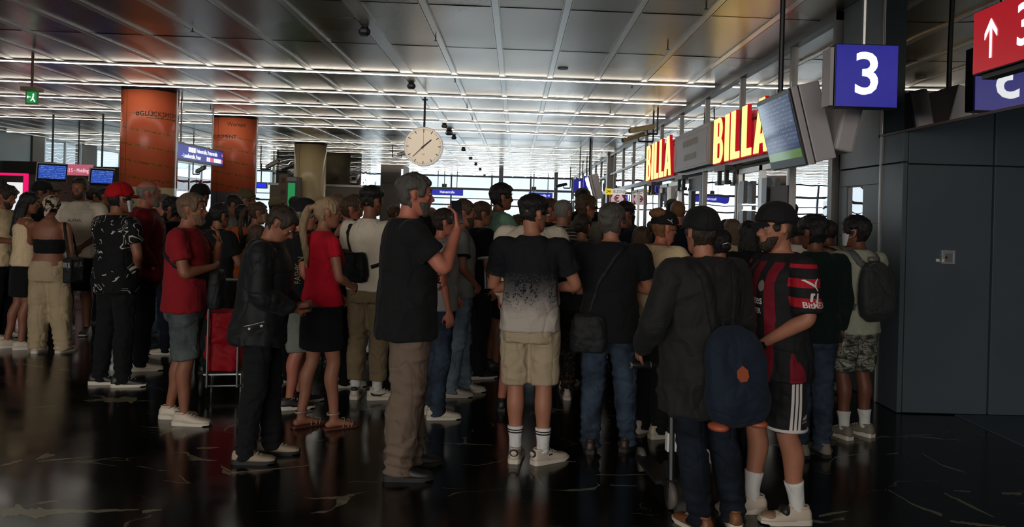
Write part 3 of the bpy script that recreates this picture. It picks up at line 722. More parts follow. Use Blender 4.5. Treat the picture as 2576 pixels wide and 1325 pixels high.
# brown bulkhead box behind the monitors
a_, b_ = at(85, 405, 23.5), at(292, 480, 23.5)
o = MB().bx(a_.x, b_.x, 23.75, 24.8, 0, 2.72).build('service_block', plain('brown_block', L(66, 56, 46), .6, nz=.2)); tag(o, 'dark brown service block standing behind the blue departure monitors', 'block')
o = MB().bx(-16.26, a_.x + .1, 24.3, 24.5, 2.35, 2.85).build('dark_fascia_box', plain('black_fascia', (.02, .02, .018), .6)); tag(o, 'black fascia box above the magenta-framed shop at far left', 'fascia')
# magenta framed shop at the far left
MAG = NT('magenta_frame'); MAG.base((.8, .01, .14), .4); MAG.b.inputs['Emission Color'].default_value = (1, .01, .16, 1); MAG.b.inputs['Emission Strength'].default_value = .8; MAG = MAG.m
pa = at(66, 436, 22.6); e = empty('corner_shop', (pa.x, 22.6, 0)); tag(e, 'small shop front with a glowing magenta frame at the left edge', 'shop')
MB().bx(-1.6, 0, 0, .12, pa.z - .07, pa.z).bx(-.08, 0, 0, .12, 0, pa.z - .07).build('frame', MAG, e)
MB().bx(-1.6, -.09, .9, .95, 0, pa.z).build('back_panel', plain('shop_dark', (.05, .045, .04), .6), e)
MB().bx(-.62, -.18, .1, .14, 1.0, pa.z - .27).build('poster', emis('poster_white', (.85, .92, .92), .8), e)
MB().bx(-1.4, -.75, .1, .14, 1.0, pa.z - .2).build('glass_panel', PANED, e)
# ---- street sign with white text on blue (plane parallel to the hall)
e = empty('street_sign', (-6.95, 15.2, 2.72)); tag(e, 'long blue street direction sign with white text hanging between the two orange pillars', 'sign')
MB().bx(-.09, 0, 0, 2.95, -.19, .19).build('casing', plain('blue_grey_case', (.06, .07, .14), .4), e)
n = NT('blue_wayfinding'); n.base((.02, .03, .30), .35); n.b.inputs['Emission Color'].default_value = (.03, .05, .5, 1); n.b.inputs['Emission Strength'].default_value = .45
MB().bx(0, .005, .02, 2.93, -.145, .145).build('face', n.m, e)
text_on('lettering', 'Heinestraße, Praterstraße', .125, (.006, 1.42, .065), (0, 1, 0), (0, 0, 1), SW, e, .0005, .88, .002, 'LEFT')
text_on('lettering', '→', .13, (.006, 2.85, .065), (0, 1, 0), (0, 0, 1), emis('arrow_red', (1, .25, .2), .9), e, .0005, 1, .002)
text_on('lettering', '– Lassallestraße, Prater', .125, (.006, .70, -.075), (0, 1, 0), (0, 0, 1), SW, e, .0005, .82, .002, 'LEFT')
ic = MB(); icr = MB()
for i in range(3): ic.bx(.005, .008, 1.02 + i * .125, 1.02 + i * .125 + .10, .015, .115)
for i in range(9): (icr if i in (2, 3, 8) else ic).bx(.005, .008, 1.98 + i * .103, 1.98 + i * .103 + .078, -.12, -.03)
ic.build('pictograms', SW, e); icr.build('pictograms_red', emis('picto_red', (1, .15, .2), .8), e)
MB().rod((-.045, .75, .19), (-.045, .75, CZ - 2.72), .02).rod((-.045, 2.4, .19), (-.045, 2.4, CZ - 2.72), .02).build('poles', STEEL, e)
# ---- exit sign at the left
p = at(80, 241, 11.6); e = empty('exit_sign', (p.x, 11.6, p.z)); tag(e, 'small green running-man exit sign box hanging from the ceiling at left', 'sign')
MB().bx(-.115, .115, -.10, .10, .07, .125).build('lamp_housing', plain('olive_housing', L(120, 116, 84), .5), e)
MB().bx(-.09, .10, -.012, .012, -.13, .07).build('panel', plain('exit_plate', L(130, 136, 110), .4), e)
gE = NT('exit_green'); gE.base((.01, .28, .06), .4); gE.b.inputs['Emission Color'].default_value = (.02, .42, .10, 1); gE.b.inputs['Emission Strength'].default_value = .45; gE = gE.m
MB().bx(-.065, .08, -.018, -.01, -.11, .055).build('green_face', gE, e)
rm = MB(); rm.box((.035, -.021, .02), (.02, .004, .02)); rm.box((.03, -.021, -.02), (.018, .004, .05), M=Matrix.Rotation(.3, 3, 'Y')); rm.box((.045, -.021, -.065), (.014, .004, .055), M=Matrix.Rotation(-.5, 3, 'Y')); rm.box((.012, -.021, -.06), (.013, .004, .05), M=Matrix.Rotation(.7, 3, 'Y'))
rm.box((-.03, -.021, -.02), (.05, .004, .012)); rm.box((-.05, -.021, -.02), (.014, .004, .035)); rm.build('running_figure', SW, e)
MB().rod((0, 0, .125), (0, 0, CZ - p.z), .02).build('pole', plain('bronze_pole', L(70, 50, 40), .5, .5), e)
# ---- surveillance cameras
CAMB = plain('camera_beige', L(150, 132, 92), .45, nz=.05)
def cctv(px, py, d, yaw, pitch, L_, label, mat=CAMB, s=1.0, pole_side=.1):
    p = at(px, py, d); e = empty('security_camera', (p.x, d, p.z)); tag(e, label, 'security camera')
    M = Matrix.Rotation(math.radians(yaw), 4, 'Z') @ Matrix.Rotation(math.radians(pitch), 4, 'X')
    m_ = MB().bx(-.05 * s, .05 * s, -L_ / 2, L_ / 2, -.045 * s, .04 * s); m_.xform(M); bevel(m_.build('camera_body', mat, e), .01)
    m_ = MB().bx(-.062 * s, .062 * s, -L_ / 2 - .05 * s, L_ / 2 - .03 * s, .045 * s, .055 * s); m_.xform(M); m_.build('sun_shield', mat, e)
    m_ = MB().rings([[Vector((.033 * s * math.cos(a * .3927), y, .033 * s * math.sin(a * .3927))) for a in range(16)] for y in (-L_ / 2 - .02, -L_ / 2 + .02)]); m_.xform(M); m_.build('lens', BLACK, e)
    q = M @ Vector((0, L_ * .2, -.045 * s)); r = q + Vector((0, 0, -.07 * s))
    a2 = r + Vector((pole_side, 0, 0))
    MB().rod(q, r, .015 * s).rod(r, a2, .02 * s).build('bracket', DARKMETAL, e)
    MB().rod(a2, (a2.x, a2.y, CZ - p.z), .018 * s).build('pole', DARKMETAL, e)
    return e
cctv(1615, 324, 15.2, -80, 12, .52, 'upper beige security camera on a ceiling pole beside the glass front', s=1.0, pole_side=.2)
cctv(1594, 345, 15.9, -78, 18, .5, 'lower beige security camera angled down beside the glass front', s=1.0, pole_side=.3)
cctv(505, 427, 24, 60, -20, .42, 'small grey security camera below the blue street sign', GREYP, 1.0, -.2)
cctv(686, 413, 27, 65, -22, .6, 'grey security camera between the far orange pillar and the beige pillar', GREYP, 1.2, -.35)
cctv(1016, 385, 25, 60, -14, .5, 'grey security camera just left below the station clock', GREYP, 1.0, -.3)
cctv(1412, 466, 35.2, -70, 14, .55, 'small dark security camera far back near the right shop front', DARKMETAL, 1.3, .3)
# ---- ceiling speakers and sprinklers
def on_ceil(px, py):
    v_ = (CY + ROLL * (px - CX)) - py; d = F * (CZ - CAMZ - .03) / v_; return d
spk = [(917, 72, .075, 1), (1035, 211, .075, 0), (1118, 313, .075, 0), (1130, 328, .105, 1), (1142, 343, .075, 0), (1166, 373, .08, 0), (1184, 395, .08, 0), (1197, 411, .08, 0), (1208, 424, .08, 0), (1219, 438, .08, 0)]
for i, (px, py, r, big) in enumerate(spk):
    d = on_ceil(px, py); q = at(px, py, d)
    e = empty('ceiling_speaker', (q.x, d, CZ - .012)); tag(e, '%s dark hexagonal ball speaker on the wide ceiling rail, counted from the camera' % ordn[i], 'speaker', 'ball speakers on the wide ceiling rail')
    MB().ell((0, 0, -r * .75), (r, r, r * .8), 6, 5).build('body', plain('speaker_dark', (.04, .04, .045), .45, .3), e)
    MB().rings([[Vector((r * .6 * math.cos(a * .7854), r * .6 * math.sin(a * .7854), z)) for a in range(8)] for z in (-.02, 0)]).build('mount', DARKMETAL, e)
spr = [(1096, 98), (1145, 203), (1175, 268), (1188, 298), (1204, 333), (1777, 17), (1680, 120), (1590, 218), (1535, 281), (677, 182), (800, 253), (925, 325), (484, 75), (530, 271)]
for i, (px, py) in enumerate(spr):
    d = on_ceil(px, py); q = at(px, py, d)
    e = empty('sprinkler', (q.x, d, CZ)); tag(e, 'small dark sprinkler head on a slim ceiling rail', 'sprinkler', 'sprinkler heads on the ceiling rails')
    MB().rod((0, 0, 0), (0, 0, -.05), .008, 6).build('stem', DARKMETAL, e); MB().rod((0, 0, -.052), (0, 0, -.056), .024, 8).build('deflector', DARKMETAL, e)
o = MB().rings([[Vector((.08 * math.cos(a * .3927), .08 * math.sin(a * .3927), z)) for a in range(16)] for z in (-.012, 0)]).build('smoke_detector', plain('detector', (.2, .2, .2), .5)); q = at(1416, 168, 11.45); o.location = (q.x, 11.45, CZ); tag(o, 'flat round grey detector disc on the ceiling right of the middle', 'detector')
# ---- grey glazed shop box in the middle distance
e = empty('kiosk', (-7.2, 28.0, 0)); tag(e, 'dark glazed shop box with steel corner post right of the beige pillar', 'kiosk')
KW = plain('kiosk_taupe', L(104, 98, 84), .5)
MB().bx(-1.8, 1.5, .0, 3.0, 0, 2.45).build('lower_wall', KW, e); MB().bx(-1.7, 1.3, .35, 2.9, 2.45, CZ - .07).build('core', plain('kiosk_core', (.06, .065, .06), .6), e)
MB().bx(-1.8, 1.55, -.03, .05, 2.42, 2.5).build('posts', STEEL, e)
MB().quad((-1.8, 0, 2.45), (1.5, 0, 2.45), (1.5, 0, CZ - .07), (-1.8, 0, CZ - .07)).build('front_pane', glass('kiosk_glass', (.5, .55, .52), 1, .01, 1.9), e)
MB().quad((1.52, 0, .4), (1.52, 3, .4), (1.52, 3, CZ - .07), (1.52, 0, CZ - .07)).build('side_pane', glass('kiosk_side_glass', (.6, .65, .68), 1, .01, 2.6), e)
MB().bx(-.7, -.35, .08, .3, 2.62, 2.95).build('wall_unit', plain('unit_grey', (.25, .24, .2), .5), e)
e = empty('kiosk', (-5.85, 36.0, 0)); tag(e, 'small brown cabin with bright edge light, right of the glazed shop box', 'kiosk')
MB().bx(-.55, .5, 0, 2.0, 0, CZ - .05).build('body', plain('cabin_brown', L(92, 82, 76), .6), e)
MB().bx(.42, .5, -.04, 0, .5, CZ - .25).build('edge_lamp', emis('edge_lamp', (.9, .95, 1), 1.6), e)
MB().bx(-.5, .35, -.05, 0, 2.9, 3.4).build('panel', plain('cabin_panel', L(60, 54, 50), .5), e)
e = empty('ticket_machine', (at(711, 480, 26.0).x, 26.0, 0)); tag(e, 'tall beige cabinet panel left of the beige pillar', 'cabinet')
MB().bx(-.14, .16, 0, .4, 0, 2.75).build('body', plain('cabinet_beige', L(120, 102, 84), .6), e); MB().bx(-.06, .08, -.01, 0, 2.45, 2.62).bx(-.06, .08, -.01, 0, 2.05, 2.2).build('panel', plain('cabinet_brown', L(92, 70, 56), .6), e)
e = empty('vending_machine', (at(733, 480, 25.0).x, 25.0, 0)); tag(e, 'tall machine with a green glowing screen beside the beige pillar', 'machine')
MB().bx(-.16, .2, 0, .5, 0, 2.62).build('body', plain('machine_grey', (.16, .16, .14), .5), e)
n = NT('green_screen'); n.base((.01, .2, .06), .3); n.b.inputs['Emission Color'].default_value = (.02, .34, .10, 1); n.b.inputs['Emission Strength'].default_value = .6
MB().bx(-.11, .12, -.012, 0, 1.2, 2.42).build('screen', n.m, e); MB().bx(-.14, .16, -.015, 0, 2.48, 2.6).build('label_plate', plain('plate_lilac', (.4, .4, .5), .5), e)
e = empty('door_post', (at(692, 480, 30).x, 30, 0)); tag(e, 'tall steel door post pair behind the far orange pillar', 'post')
MB().bx(-.12, -.04, 0, .1, 0, CZ).bx(.16, .24, 0, .1, 0, CZ).bx(-.12, .24, 0, .1, 2.9, 2.98).build('posts', STEEL, e)
# ---- far blue signs and exit boxes at the glazed end
for k, (px0, px1, py, txt, lab) in enumerate(((1085, 1165, 482, 'Heinestraße', 'far blue hanging sign reading Heinestraße, left of the middle'), (1330, 1390, 491, 'Praterstraße →', 'far blue hanging sign with a red arrow, right of the middle'))):
    a_, b_ = at(px0, py, 41), at(px1, py, 41); e = empty('direction_sign', ((a_.x + b_.x) / 2, 41, a_.z)); tag(e, lab, 'sign'); hw = (b_.x - a_.x) / 2
    MB().bx(-hw, hw, 0, .1, -.17, .17).build('casing', plain('blue_grey_case', (.06, .07, .14), .4), e)
    MB().bx(-hw + .02, hw - .02, -.006, 0, -.14, .14).build('face', emis('far_blue', (.03, .04, .55), .55), e)
    text_on('lettering', txt, .20, (0, -.008, 0), (1, 0, 0), (0, 0, 1), SW, e, .001, .8)
    MB().rod((-hw * .6, .05, .17), (-hw * .6, .05, CZ - a_.z), .02).rod((hw * .6, .05, .17), (hw * .6, .05, CZ - a_.z), .02).build('poles', DARKMETAL, e)
pb = at(655, 466, 38); e = empty('direction_sign', (pb.x, 38, pb.z)); tag(e, 'bright blue hanging box sign right behind the farther orange pillar', 'sign')
MB().bx(-.30, .33, 0, .2, -.15, .14).build('casing', DARKMETAL, e); MB().bx(-.28, .28, -.01, 0, -.12, .12).build('face', emis('far_blue_bright', (.01, .03, .8), .8), e); MB().rod((0, .1, .14), (0, .1, CZ - pb.z), .03).build('pole', DARKMETAL, e)
for k, (px, py, lab) in enumerate(((1118, 467, 'left one of two small far exit boxes above the glazed doors'), (1343, 474, 'right one of two small far exit boxes above the glazed doors'))):
    a_ = at(px, py, 41.5); e = empty('exit_sign', (a_.x, 41.5, a_.z)); tag(e, lab, 'sign'); MB().bx(-.13, .13, -.05, .05, -.1, .1).build('panel', plain('exit_grey_green', L(120, 132, 120), .4), e)
    MB().bx(-.09, -.02, -.056, -.05, -.06, .06).bx(.02, .09, -.056, -.05, -.06, .06).build('pictogram', DARKMETAL, e); MB().rod((0, 0, .1), (0, 0, CZ - a_.z), .02).build('pole', DARKMETAL, e)
for k, (px, d, lab) in enumerate(((1260, 34, 'tall dark slim column right of the far ceiling speakers'), (1398, 40, 'tall dark slim column near the right end of the far glazing'))):
    a_ = at(px, 480, d); o = MB().bx(-.1 if k == 0 else -.09, .09, -.09, .09, 0, CZ).build('steel_column', DKBEAM); o.location = (a_.x, d, 0); tag(o, lab, 'column')
# ---- 24h sign and euro sign by the glass front
p = at(1549, 482, 22.6); e = empty('shop_sign', (p.x, 22.6, p.z)); tag(e, 'yellow and white sign reading 24h SB-ZONE jutting from the glass front', 'sign')
MB().bx(-.28, .28, 0, .08, -.08, .08).build('casing', emis('white_sign', (.9, .86, .78), .55), e)
MB().bx(-.31, -.12, -.01, 0, -.09, .09).build('yellow_end', emis('yellow_sign', (.95, .68, .02), .8), e)
text_on('lettering', '24h', .13, (-.205, -.013, 0), (1, 0, 0), (0, 0, 1), BLACK, e, .001, .8, .002); text_on('lettering', 'SB-ZONE', .13, (.09, -.006, 0), (1, 0, 0), (0, 0, 1), BLACK, e, .001, .72)
MB().bx(.28, .34, .02, .06, -.02, .02).build('bracket', STEEL, e)
p = at(1555, 500, 22.7); e = empty('shop_sign', (p.x, 22.7, p.z)); tag(e, 'dark red sign with a pale euro symbol below the 24h sign', 'sign')
MB().bx(-.24, .22, 0, .08, -.16, .19).build('casing', plain('wine_red', L(160, 24, 44), .4), e)
MB().poly([Vector((-.2, 0, -.15)), Vector((.08, 0, -.15)), Vector((.17, 0, 0.0)), Vector((.08, 0, .14)), Vector((-.15, 0, .14)), Vector((-.22, 0, 0))], (0, -.01, 0)).build('pale_hexagon', emis('pale_pink', (.8, .55, .58), .5), e)
text_on('lettering', '€', .27, (-.04, -.013, 0), (1, 0, 0), (0, 0, 1), plain('wine_red', L(160, 24, 44), .4), e, .001, 1, .004)
p = at(1556, 462, 23.5)
e = empty('neon_sign', (WX + .25, 23.4, 2.75)); tag(e, 'small red glowing sign behind the upper glass above the 24h sign', 'sign')
MB().rod((.02, 0, .35), (.02, 0, CZ - 2.75), .01).build('suspension', STEEL, e); MB().bx(0, .04, -.9, 1.0, -.22, .35).build('panel', plain('maroon_panel', L(110, 40, 44), .5), e); MB().bx(-.02, 0, -.45, 0, -.2, .05).build('lamp', emis('red_glow', (1, .05, .03), .9), e)
# heaters / hinge fittings over the doors
for k, (y, lab) in enumerate(((11.9, 'nearer dark twin bracket fitting under the larger yellow shop sign'), (14.9, 'middle dark twin bracket fitting under the grey welcome sign'), (18.2, 'farther dark twin bracket fitting under the smaller yellow shop sign'))):
    e = empty('door_fitting', (WX - .12, y, 2.42)); tag(e, lab, 'bracket')
    MB().bx(-.06, .06, -.32, .32, -.06, .02).build('bar', plain('fitting_grey', (.10, .10, .10), .5), e)
    for s_ in (-1, 1): MB().bx(-.03, .03, s_ * .2 - .03, s_ * .2 + .03, -.22, -.06).bx(-.05, .05, s_ * .2 - .09, s_ * .2 + .09, -.27, -.21).build('leg', DARKMETAL, e)
for k, (y, lab) in enumerate(((10.3, 'grey-white paper notice on the nearest door glass'),)):
    o = MB().bx(-.006, .006, -.30, .30, -.33, .30).build('paper_notice', plain('paper_lilac', L(128, 122, 130), .7)); o.location = (WX - .05, y - .75, 1.75); tag(o, lab, 'notice')
for k, (y, lab) in enumerate(((11.0, 'nearest black lock box on the door frame'), (10.0, 'black lock box on the nearest door leaf'), (17.3, 'farther black lock box on the door frame under the smaller yellow sign'))):
    e = empty('lock_box', (WX - .06, y, 1.75)); tag(e, lab, 'lock'); MB().bx(-.03, .03, -.1, .1, .1, .42).bx(-.03, .03, -.1, .1, -.3, .0).build('body', BLACK, e); MB().bx(-.031, -.028, -.1, .1, .01, .08).build('label_strip', plain('steel_label', (.4, .4, .4), .4), e)
# ---- hanging rods along the right side
for k, (px, d) in enumerate(((1487, 24.5), (1476, 27.5), (1466, 31))):
    a_ = at(px, 430, d); o = MB().rod((0, 0, -.9), (0, 0, 0), .02).build('ceiling_rod', DARKMETAL); o.location = (a_.x, d, CZ); tag(o, 'thin dark rod hanging from the ceiling above the far blue signs', 'rod', 'ceiling rods above the far blue signs')
# ================================================================ people
def vnoise(p, seed=0):
    """smooth value noise on an (n,3) array, 0..1"""
    i = np.floor(p).astype(np.int64); f = p - i; f = f * f * (3 - 2 * f)
    def h(a, b, c):
        x = (a * 374761393 + b * 668265263 + c * 2147483647 + seed * 974711) & 0xffffffff
        x = ((x ^ (x >> 13)) * 1274126177) & 0xffffffff
        return ((x ^ (x >> 16)) & 0xffff) / 65535.0
    r = 0
    for dx in (0, 1):
        for dy in (0, 1):
            for dz in (0, 1):
                wgt = (f[:, 0] if dx else 1 - f[:, 0]) * (f[:, 1] if dy else 1 - f[:, 1]) * (f[:, 2] if dz else 1 - f[:, 2])
                r = r + wgt * h(i[:, 0] + dx, i[:, 1] + dy, i[:, 2] + dz)
    return r
def remesh(mb, voxel, smooth_n, disp=None, keep=None, s=1.0):
    """union of the overlapping closed pieces of mb as one skin, relaxed, then displaced along the normals"""
    me = mb.mesh('raw'); bm = bmesh.new(); bm.from_mesh(me); bmesh.ops.recalc_face_normals(bm, faces=bm.faces); bm.to_mesh(me); bm.free()
    o = bpy.data.objects.new('raw', me); COL.objects.link(o)
    r = o.modifiers.new('r', 'REMESH'); r.mode = 'VOXEL'; r.voxel_size = voxel; r.use_smooth_shade = True
    dg = bpy.context.evaluated_depsgraph_get(); out = bpy.data.meshes.new_from_object(o.evaluated_get(dg))
    bpy.data.objects.remove(o); bpy.data.meshes.remove(me)
    nv = len(out.vertices); co = np.empty(nv * 3); out.vertices.foreach_get('co', co); co = co.reshape(-1, 3)
    ne = len(out.edges); ed = np.empty(ne * 2, dtype=np.int64); out.edges.foreach_get('vertices', ed); ed = ed.reshape(-1, 2)
    a = np.concatenate([ed[:, 0], ed[:, 1]]); b = np.concatenate([ed[:, 1], ed[:, 0]]); deg = np.maximum(np.bincount(a, minlength=nv), 1)
    wk = np.ones(nv) * .55
    if keep is not None: wk = wk * keep(co)
    for it in range(smooth_n):
        for fac in (1.0, -.5 if it % 2 == 0 else 1.0):
            av = np.stack([np.bincount(a, co[b, k], nv) / deg for k in range(3)], 1)
            co = co + (av - co) * (wk * fac)[:, None]
    out.vertices.foreach_set('co', co.ravel()); out.update()
    if disp is not None:
        no = np.empty(nv * 3); out.vertices.foreach_get('normal', no); no = no.reshape(-1, 3)
        co = co + no * disp(co, no)[:, None]
        out.vertices.foreach_set('co', co.ravel()); out.update()
    out.polygons.foreach_set('use_smooth', [True] * len(out.polygons))
    return out
# ---- head: front / back / half width by height above the chin-ear centre
HT = [(-.118, .016, .072, -.030), (-.108, .032, .088, -.005), (-.09, .046, .093, .02), (-.065, .055, .090, .045), (-.04, .062, .091, .07), (-.01, .069, .092, .092),
      (.025, .074, .091, .101), (.055, .0745, .089, .103), (.08, .068, .078, .094), (.100, .054, .058, .074), (.114, .034, .034, .045), (.121, .012, .010, .016)]
def headpt(z, a):
    """a: angle from the face (0) to the back (pi), signed"""
    if z <= HT[0][0]: r = HT[0]
    elif z >= HT[-1][0]: r = HT[-1]
    else:
        for i in range(len(HT) - 1):
            if HT[i][0] <= z <= HT[i + 1][0]:
                t = (z - HT[i][0]) / (HT[i + 1][0] - HT[i][0]); r = [HT[i][k] * (1 - t) + HT[i + 1][k] * t for k in range(4)]; break
    wx, fr, bk = r[1], r[2], r[3]
    c, s_ = math.cos(a), math.sin(a); cy = (fr - bk) / 2; ry = (fr + bk) / 2
    e = .9
    x = wx * math.copysign(abs(s_) ** e, s_); y = cy + ry * math.copysign(abs(c) ** e, c)
    return Vector((x, y, z))
def sstep(x): x = max(0, min(1, x)); return x * x * (3 - 2 * x)
def head_shell(zone, thick, z0=-.118, z1=.121, nz=30, na=44, lump=0, seed=0, lift=.0, grow=None):
    """closed shell hugging the skull: stands proud where zone(a,z)>0, sinks inside elsewhere"""
    R = []
    for i in range(nz):
        t = i / (nz - 1); z = z0 + (z1 - z0) * (1 - (1 - t) ** 1.6)
        row = []
        for j in range(na):
            a = -math.pi + 2 * math.pi * j / na
            p = headpt(z, a); k = zone(abs(a), z); cen = Vector((0, -.005, .0 if z < .03 else min(.04, z)))
            d = (p - cen).normalized()
            nzv = 0
            if lump: nzv = lump * (math.sin(a * 7 + z * 60 + seed) * .5 + math.sin(a * 13 - z * 90 + seed * 2) * .3 + math.sin(z * 130 + a * 3) * .3)
            off = (thick + nzv) * k - .012 * (1 - k)
            if grow: off += grow(abs(a), z) * k
            row.append(p + d * off + Vector((0, 0, lift * k)))
        R.append(row)
    return R
def hairline(a, side=.0, back=-.075, front=.062):
    d = math.degrees(a)
    if d < 40: return front
    if d < 62: return front + (side - front) * sstep((d - 40) / 22)
    if d < 84: return side - .012
    if d < 104: return .028
    if d < 125: return .028 + (back - .028) * sstep((d - 104) / 21)
    return back
def zone_hair(side=.0, back=-.075, front=.062, soft=.012): return lambda a, z: sstep((z - hairline(a, side, back, front)) / soft + .5)
def zone_beard(a, z):
    d = math.degrees(a)
    return sstep((-.03 - z) / .012) * sstep((92 - d) / 10) if d > 30 else sstep((-.052 - z) / .01)
def arm_pose(nm):
    P = {'down': ((.245, -.03, 1.15), (.262, .05, .92), (0, .1, -1)), 'side': ((.235, -.03, 1.15), (.25, .02, .91), (0, .15, -1)),
         'crossA': ((.255, .07, 1.16), (.04, .20, 1.20), (-1, .05, .05)), 'crossB': ((.255, .07, 1.14), (.045, .185, 1.13), (-1, .05, .1)),
         'phone': ((.225, .02, 1.15), (.085, .22, 1.12), (-.45, .8, .3)), 'phonelow': ((.23, .02, 1.15), (.10, .22, 1.06), (-.5, .8, .1)),
         'clasp': ((.265, 0, 1.16), (.085, .15, .99), (-.7, .4, -.5)), 'behind': ((.255, -.12, 1.17), (.06, -.17, .99), (-.8, 0, -.3)),
         'ear': ((.265, .17, 1.25), (.135, .14, 1.46), (-.25, -.1, 1)), 'chest': ((.25, .11, 1.17), (.05, .20, 1.30), (-1, .05, .25)),
         'mouth': ((.245, .14, 1.20), (.075, .20, 1.38), (-.3, -.1, 1)), 'pocket': ((.275, -.07, 1.16), (.20, .05, .96), (-.3, .3, -.9)),
         'camera': ((.22, .19, 1.30), (.09, .30, 1.49), (-.3, .2, 1)), 'hug': ((.25, .12, 1.22), (.10, .32, 1.20), (-.6, .8, 0)), 'hip': ((.30, -.06, 1.18), (.20, .03, 1.02), (-.5, .6, -.2)),
         'handle': ((.25, -.02, 1.15), (.25, .16, .98), (0, .9, -.3))}
    return P[nm] if isinstance(nm, str) else nm
def hand_mb(mb, wrist, hd, pn, curl, side, s=1.0, detail=True):
    """palm, four fingers of unequal length and a side thumb; hd direction, pn palm normal"""
    hd = Vector(hd).normalized(); pn = Vector(pn); pn = (pn - hd * pn.dot(hd)).normalized(); sd = hd.cross(pn)   # sd: across the palm
    W = Vector(wrist)
    mb.tube([W - hd * .015, W + hd * .02, W + hd * .055, W + hd * .09], [(.026, .019), (.033, .017), (.041, .015), (.038, .012)], 12, side=sd)
    for k, (o_, ln, r) in enumerate(((-.030, .070, .0085), (-.010, .082, .009), (.010, .077, .0088), (.029, .060, .0078))):
        p = W + hd * .084 + sd * o_; d = (hd + sd * o_ * 3.0).normalized(); pts = [p - hd * .01]; c = 0
        seg = (.44, .31, .25)
        for q in range(3):
            c += curl * (.55, .8, .6)[q] * (1 + .08 * k)
            dd = d * math.cos(c) + pn * math.sin(c); pts.append(pts[-1] + dd * ln * seg[q] * (1.15 if q == 0 else 1))
        mb.tube(pts, [r * 1.08, r * 1.03, r * .96, r * .82], 8, side=sd)
    ts = -1.0 * side
    p = W + hd * .025 + sd * ts * .024; d1 = (hd * .6 + sd * ts * .75 + pn * (.25 + .3 * min(curl, 1))).normalized(); d2 = (hd * .85 + sd * ts * .25 + pn * (.25 + .5 * min(curl, 1))).normalized()
    mb.tube([p, p + d1 * .034, p + d1 * .034 + d2 * .032, p + d1 * .034 + d2 * .056], [.0135, .0115, .0105, .0085], 8)
SKINS = {}
def skin(tone):
    if tone in SKINS: return SKINS[tone]
    c = {'fair': L(180, 130, 106), 'light': L(164, 110, 86), 'mid': L(140, 90, 68), 'tan': L(112, 70, 52), 'dark': L(70, 44, 34), 'red': L(182, 112, 92)}[tone]
    n = NT('skin_' + tone); v = n.co()
    n.base(n.mix(n.noise(v, 14, 4), tuple(x * .86 for x in c), tuple(min(1, x * 1.12) for x in c)), .52, 0, .4)
    n.b.inputs['Subsurface Weight'].default_value = .06; n.b.inputs['Subsurface Radius'].default_value = (.02, .008, .005)
    n.bump(n.noise(v, 120, 3), .12, .003); SKINS[tone] = n.m; return n.m
HAIRM = {}
def hairmat(c, nm):
    if nm in HAIRM: return HAIRM[nm]
    n = NT('hair_' + nm); v = n.co('Object', (1, 1, .18))
    st = n.noise(v, 260, 3, .6); st2 = n.noise(v, 60, 3, .6)
    n.base(n.mix(st2, tuple(x * .5 for x in c), tuple(min(1, x * 1.7) for x in c)), .48, 0, .35)
    n.bump(n.math('ADD', st, n.math('MULTIPLY', st2, 1.5)), .9, .006); HAIRM[nm] = n.m; return n.m
HC = {'black': (.010, .009, .009), 'dbrown': (.028, .018, .012), 'brown': (.075, .042, .024), 'grey': (.20, .18, .155), 'dgrey': (.075, .068, .06), 'blond': (.36, .25, .14), 'ginger': (.19, .085, .035), 'lbrown': (.14, .085, .05)}
DEN = {}
def denim(nm, c, c2, sc=1.0):
    if nm in DEN: return DEN[nm]
    n = NT('denim_' + nm); v = n.co(); xyz = n.sep(v)
    f = n.noise(v, 5 * sc, 4, .6); g = n.noise(n.co('Object', (1, 1, .25)), 220, 2)
    n.base(n.mix(n.ramp(f, [(.35, 0), (.68, 1)]), c, c2), .9, 0, .2)
    n.bump(n.math('ADD', folds(n), n.math('MULTIPLY', g, .08)), .55, .026); DEN[nm] = n.m; return n.m
_u = 0
BLACKC = cloth('black_cotton', (.0085, .0085, .0095)); BLACK2 = cloth('black_nylon', (.011, .0115, .013), .6); NAVYC = cloth('navy_cotton', L(26, 30, 44))
WHITEC = cloth('white_cotton', L(236, 222, 200)); CREAM = cloth('cream_cotton', L(226, 200, 160)); REDC = cloth('deep_red_cotton', L(134, 26, 34)); REDB = cloth('bright_red_cotton', L(206, 28, 50))
GREYC = cloth('grey_marl', L(134, 134, 130)); GREENG = cloth('grey_green_cotton', L(168, 170, 150)); DGREEN = cloth('dark_green_wool', L(16, 30, 28)); CHAR = cloth('charcoal_jacket', L(33, 34, 34), .75)
BEIGEP = cloth('beige_twill', L(112, 95, 82)); LINEN = cloth('cream_linen', L(178, 158, 126)); MINT = cloth('mint_cotton', L(130, 172, 146)); ORANGEC = cloth('orange_cotton', L(212, 104, 50)); SANDP = cloth('sand_jersey', L(128, 110, 84)); STONE = cloth('stone_denim', L(170, 153, 126)); HOODG = cloth('dark_green_grey_fleece', L(40, 46, 42)); GREY2 = cloth('light_grey_cotton', L(150, 148, 146))
J_BLUE = denim('dark_blue', L(30, 37, 48), L(66, 80, 98)); J_LIGHT = denim('light_blue', L(96, 112, 126), L(138, 154, 164)); J_GREY = denim('grey_wash', L(52, 60, 62), L(92, 100, 98)); J_NAVY = denim('navy', L(17, 21, 28), L(30, 38, 50)); J_PALE = denim('pale_grey', L(104, 110, 104), L(132, 136, 126)); 
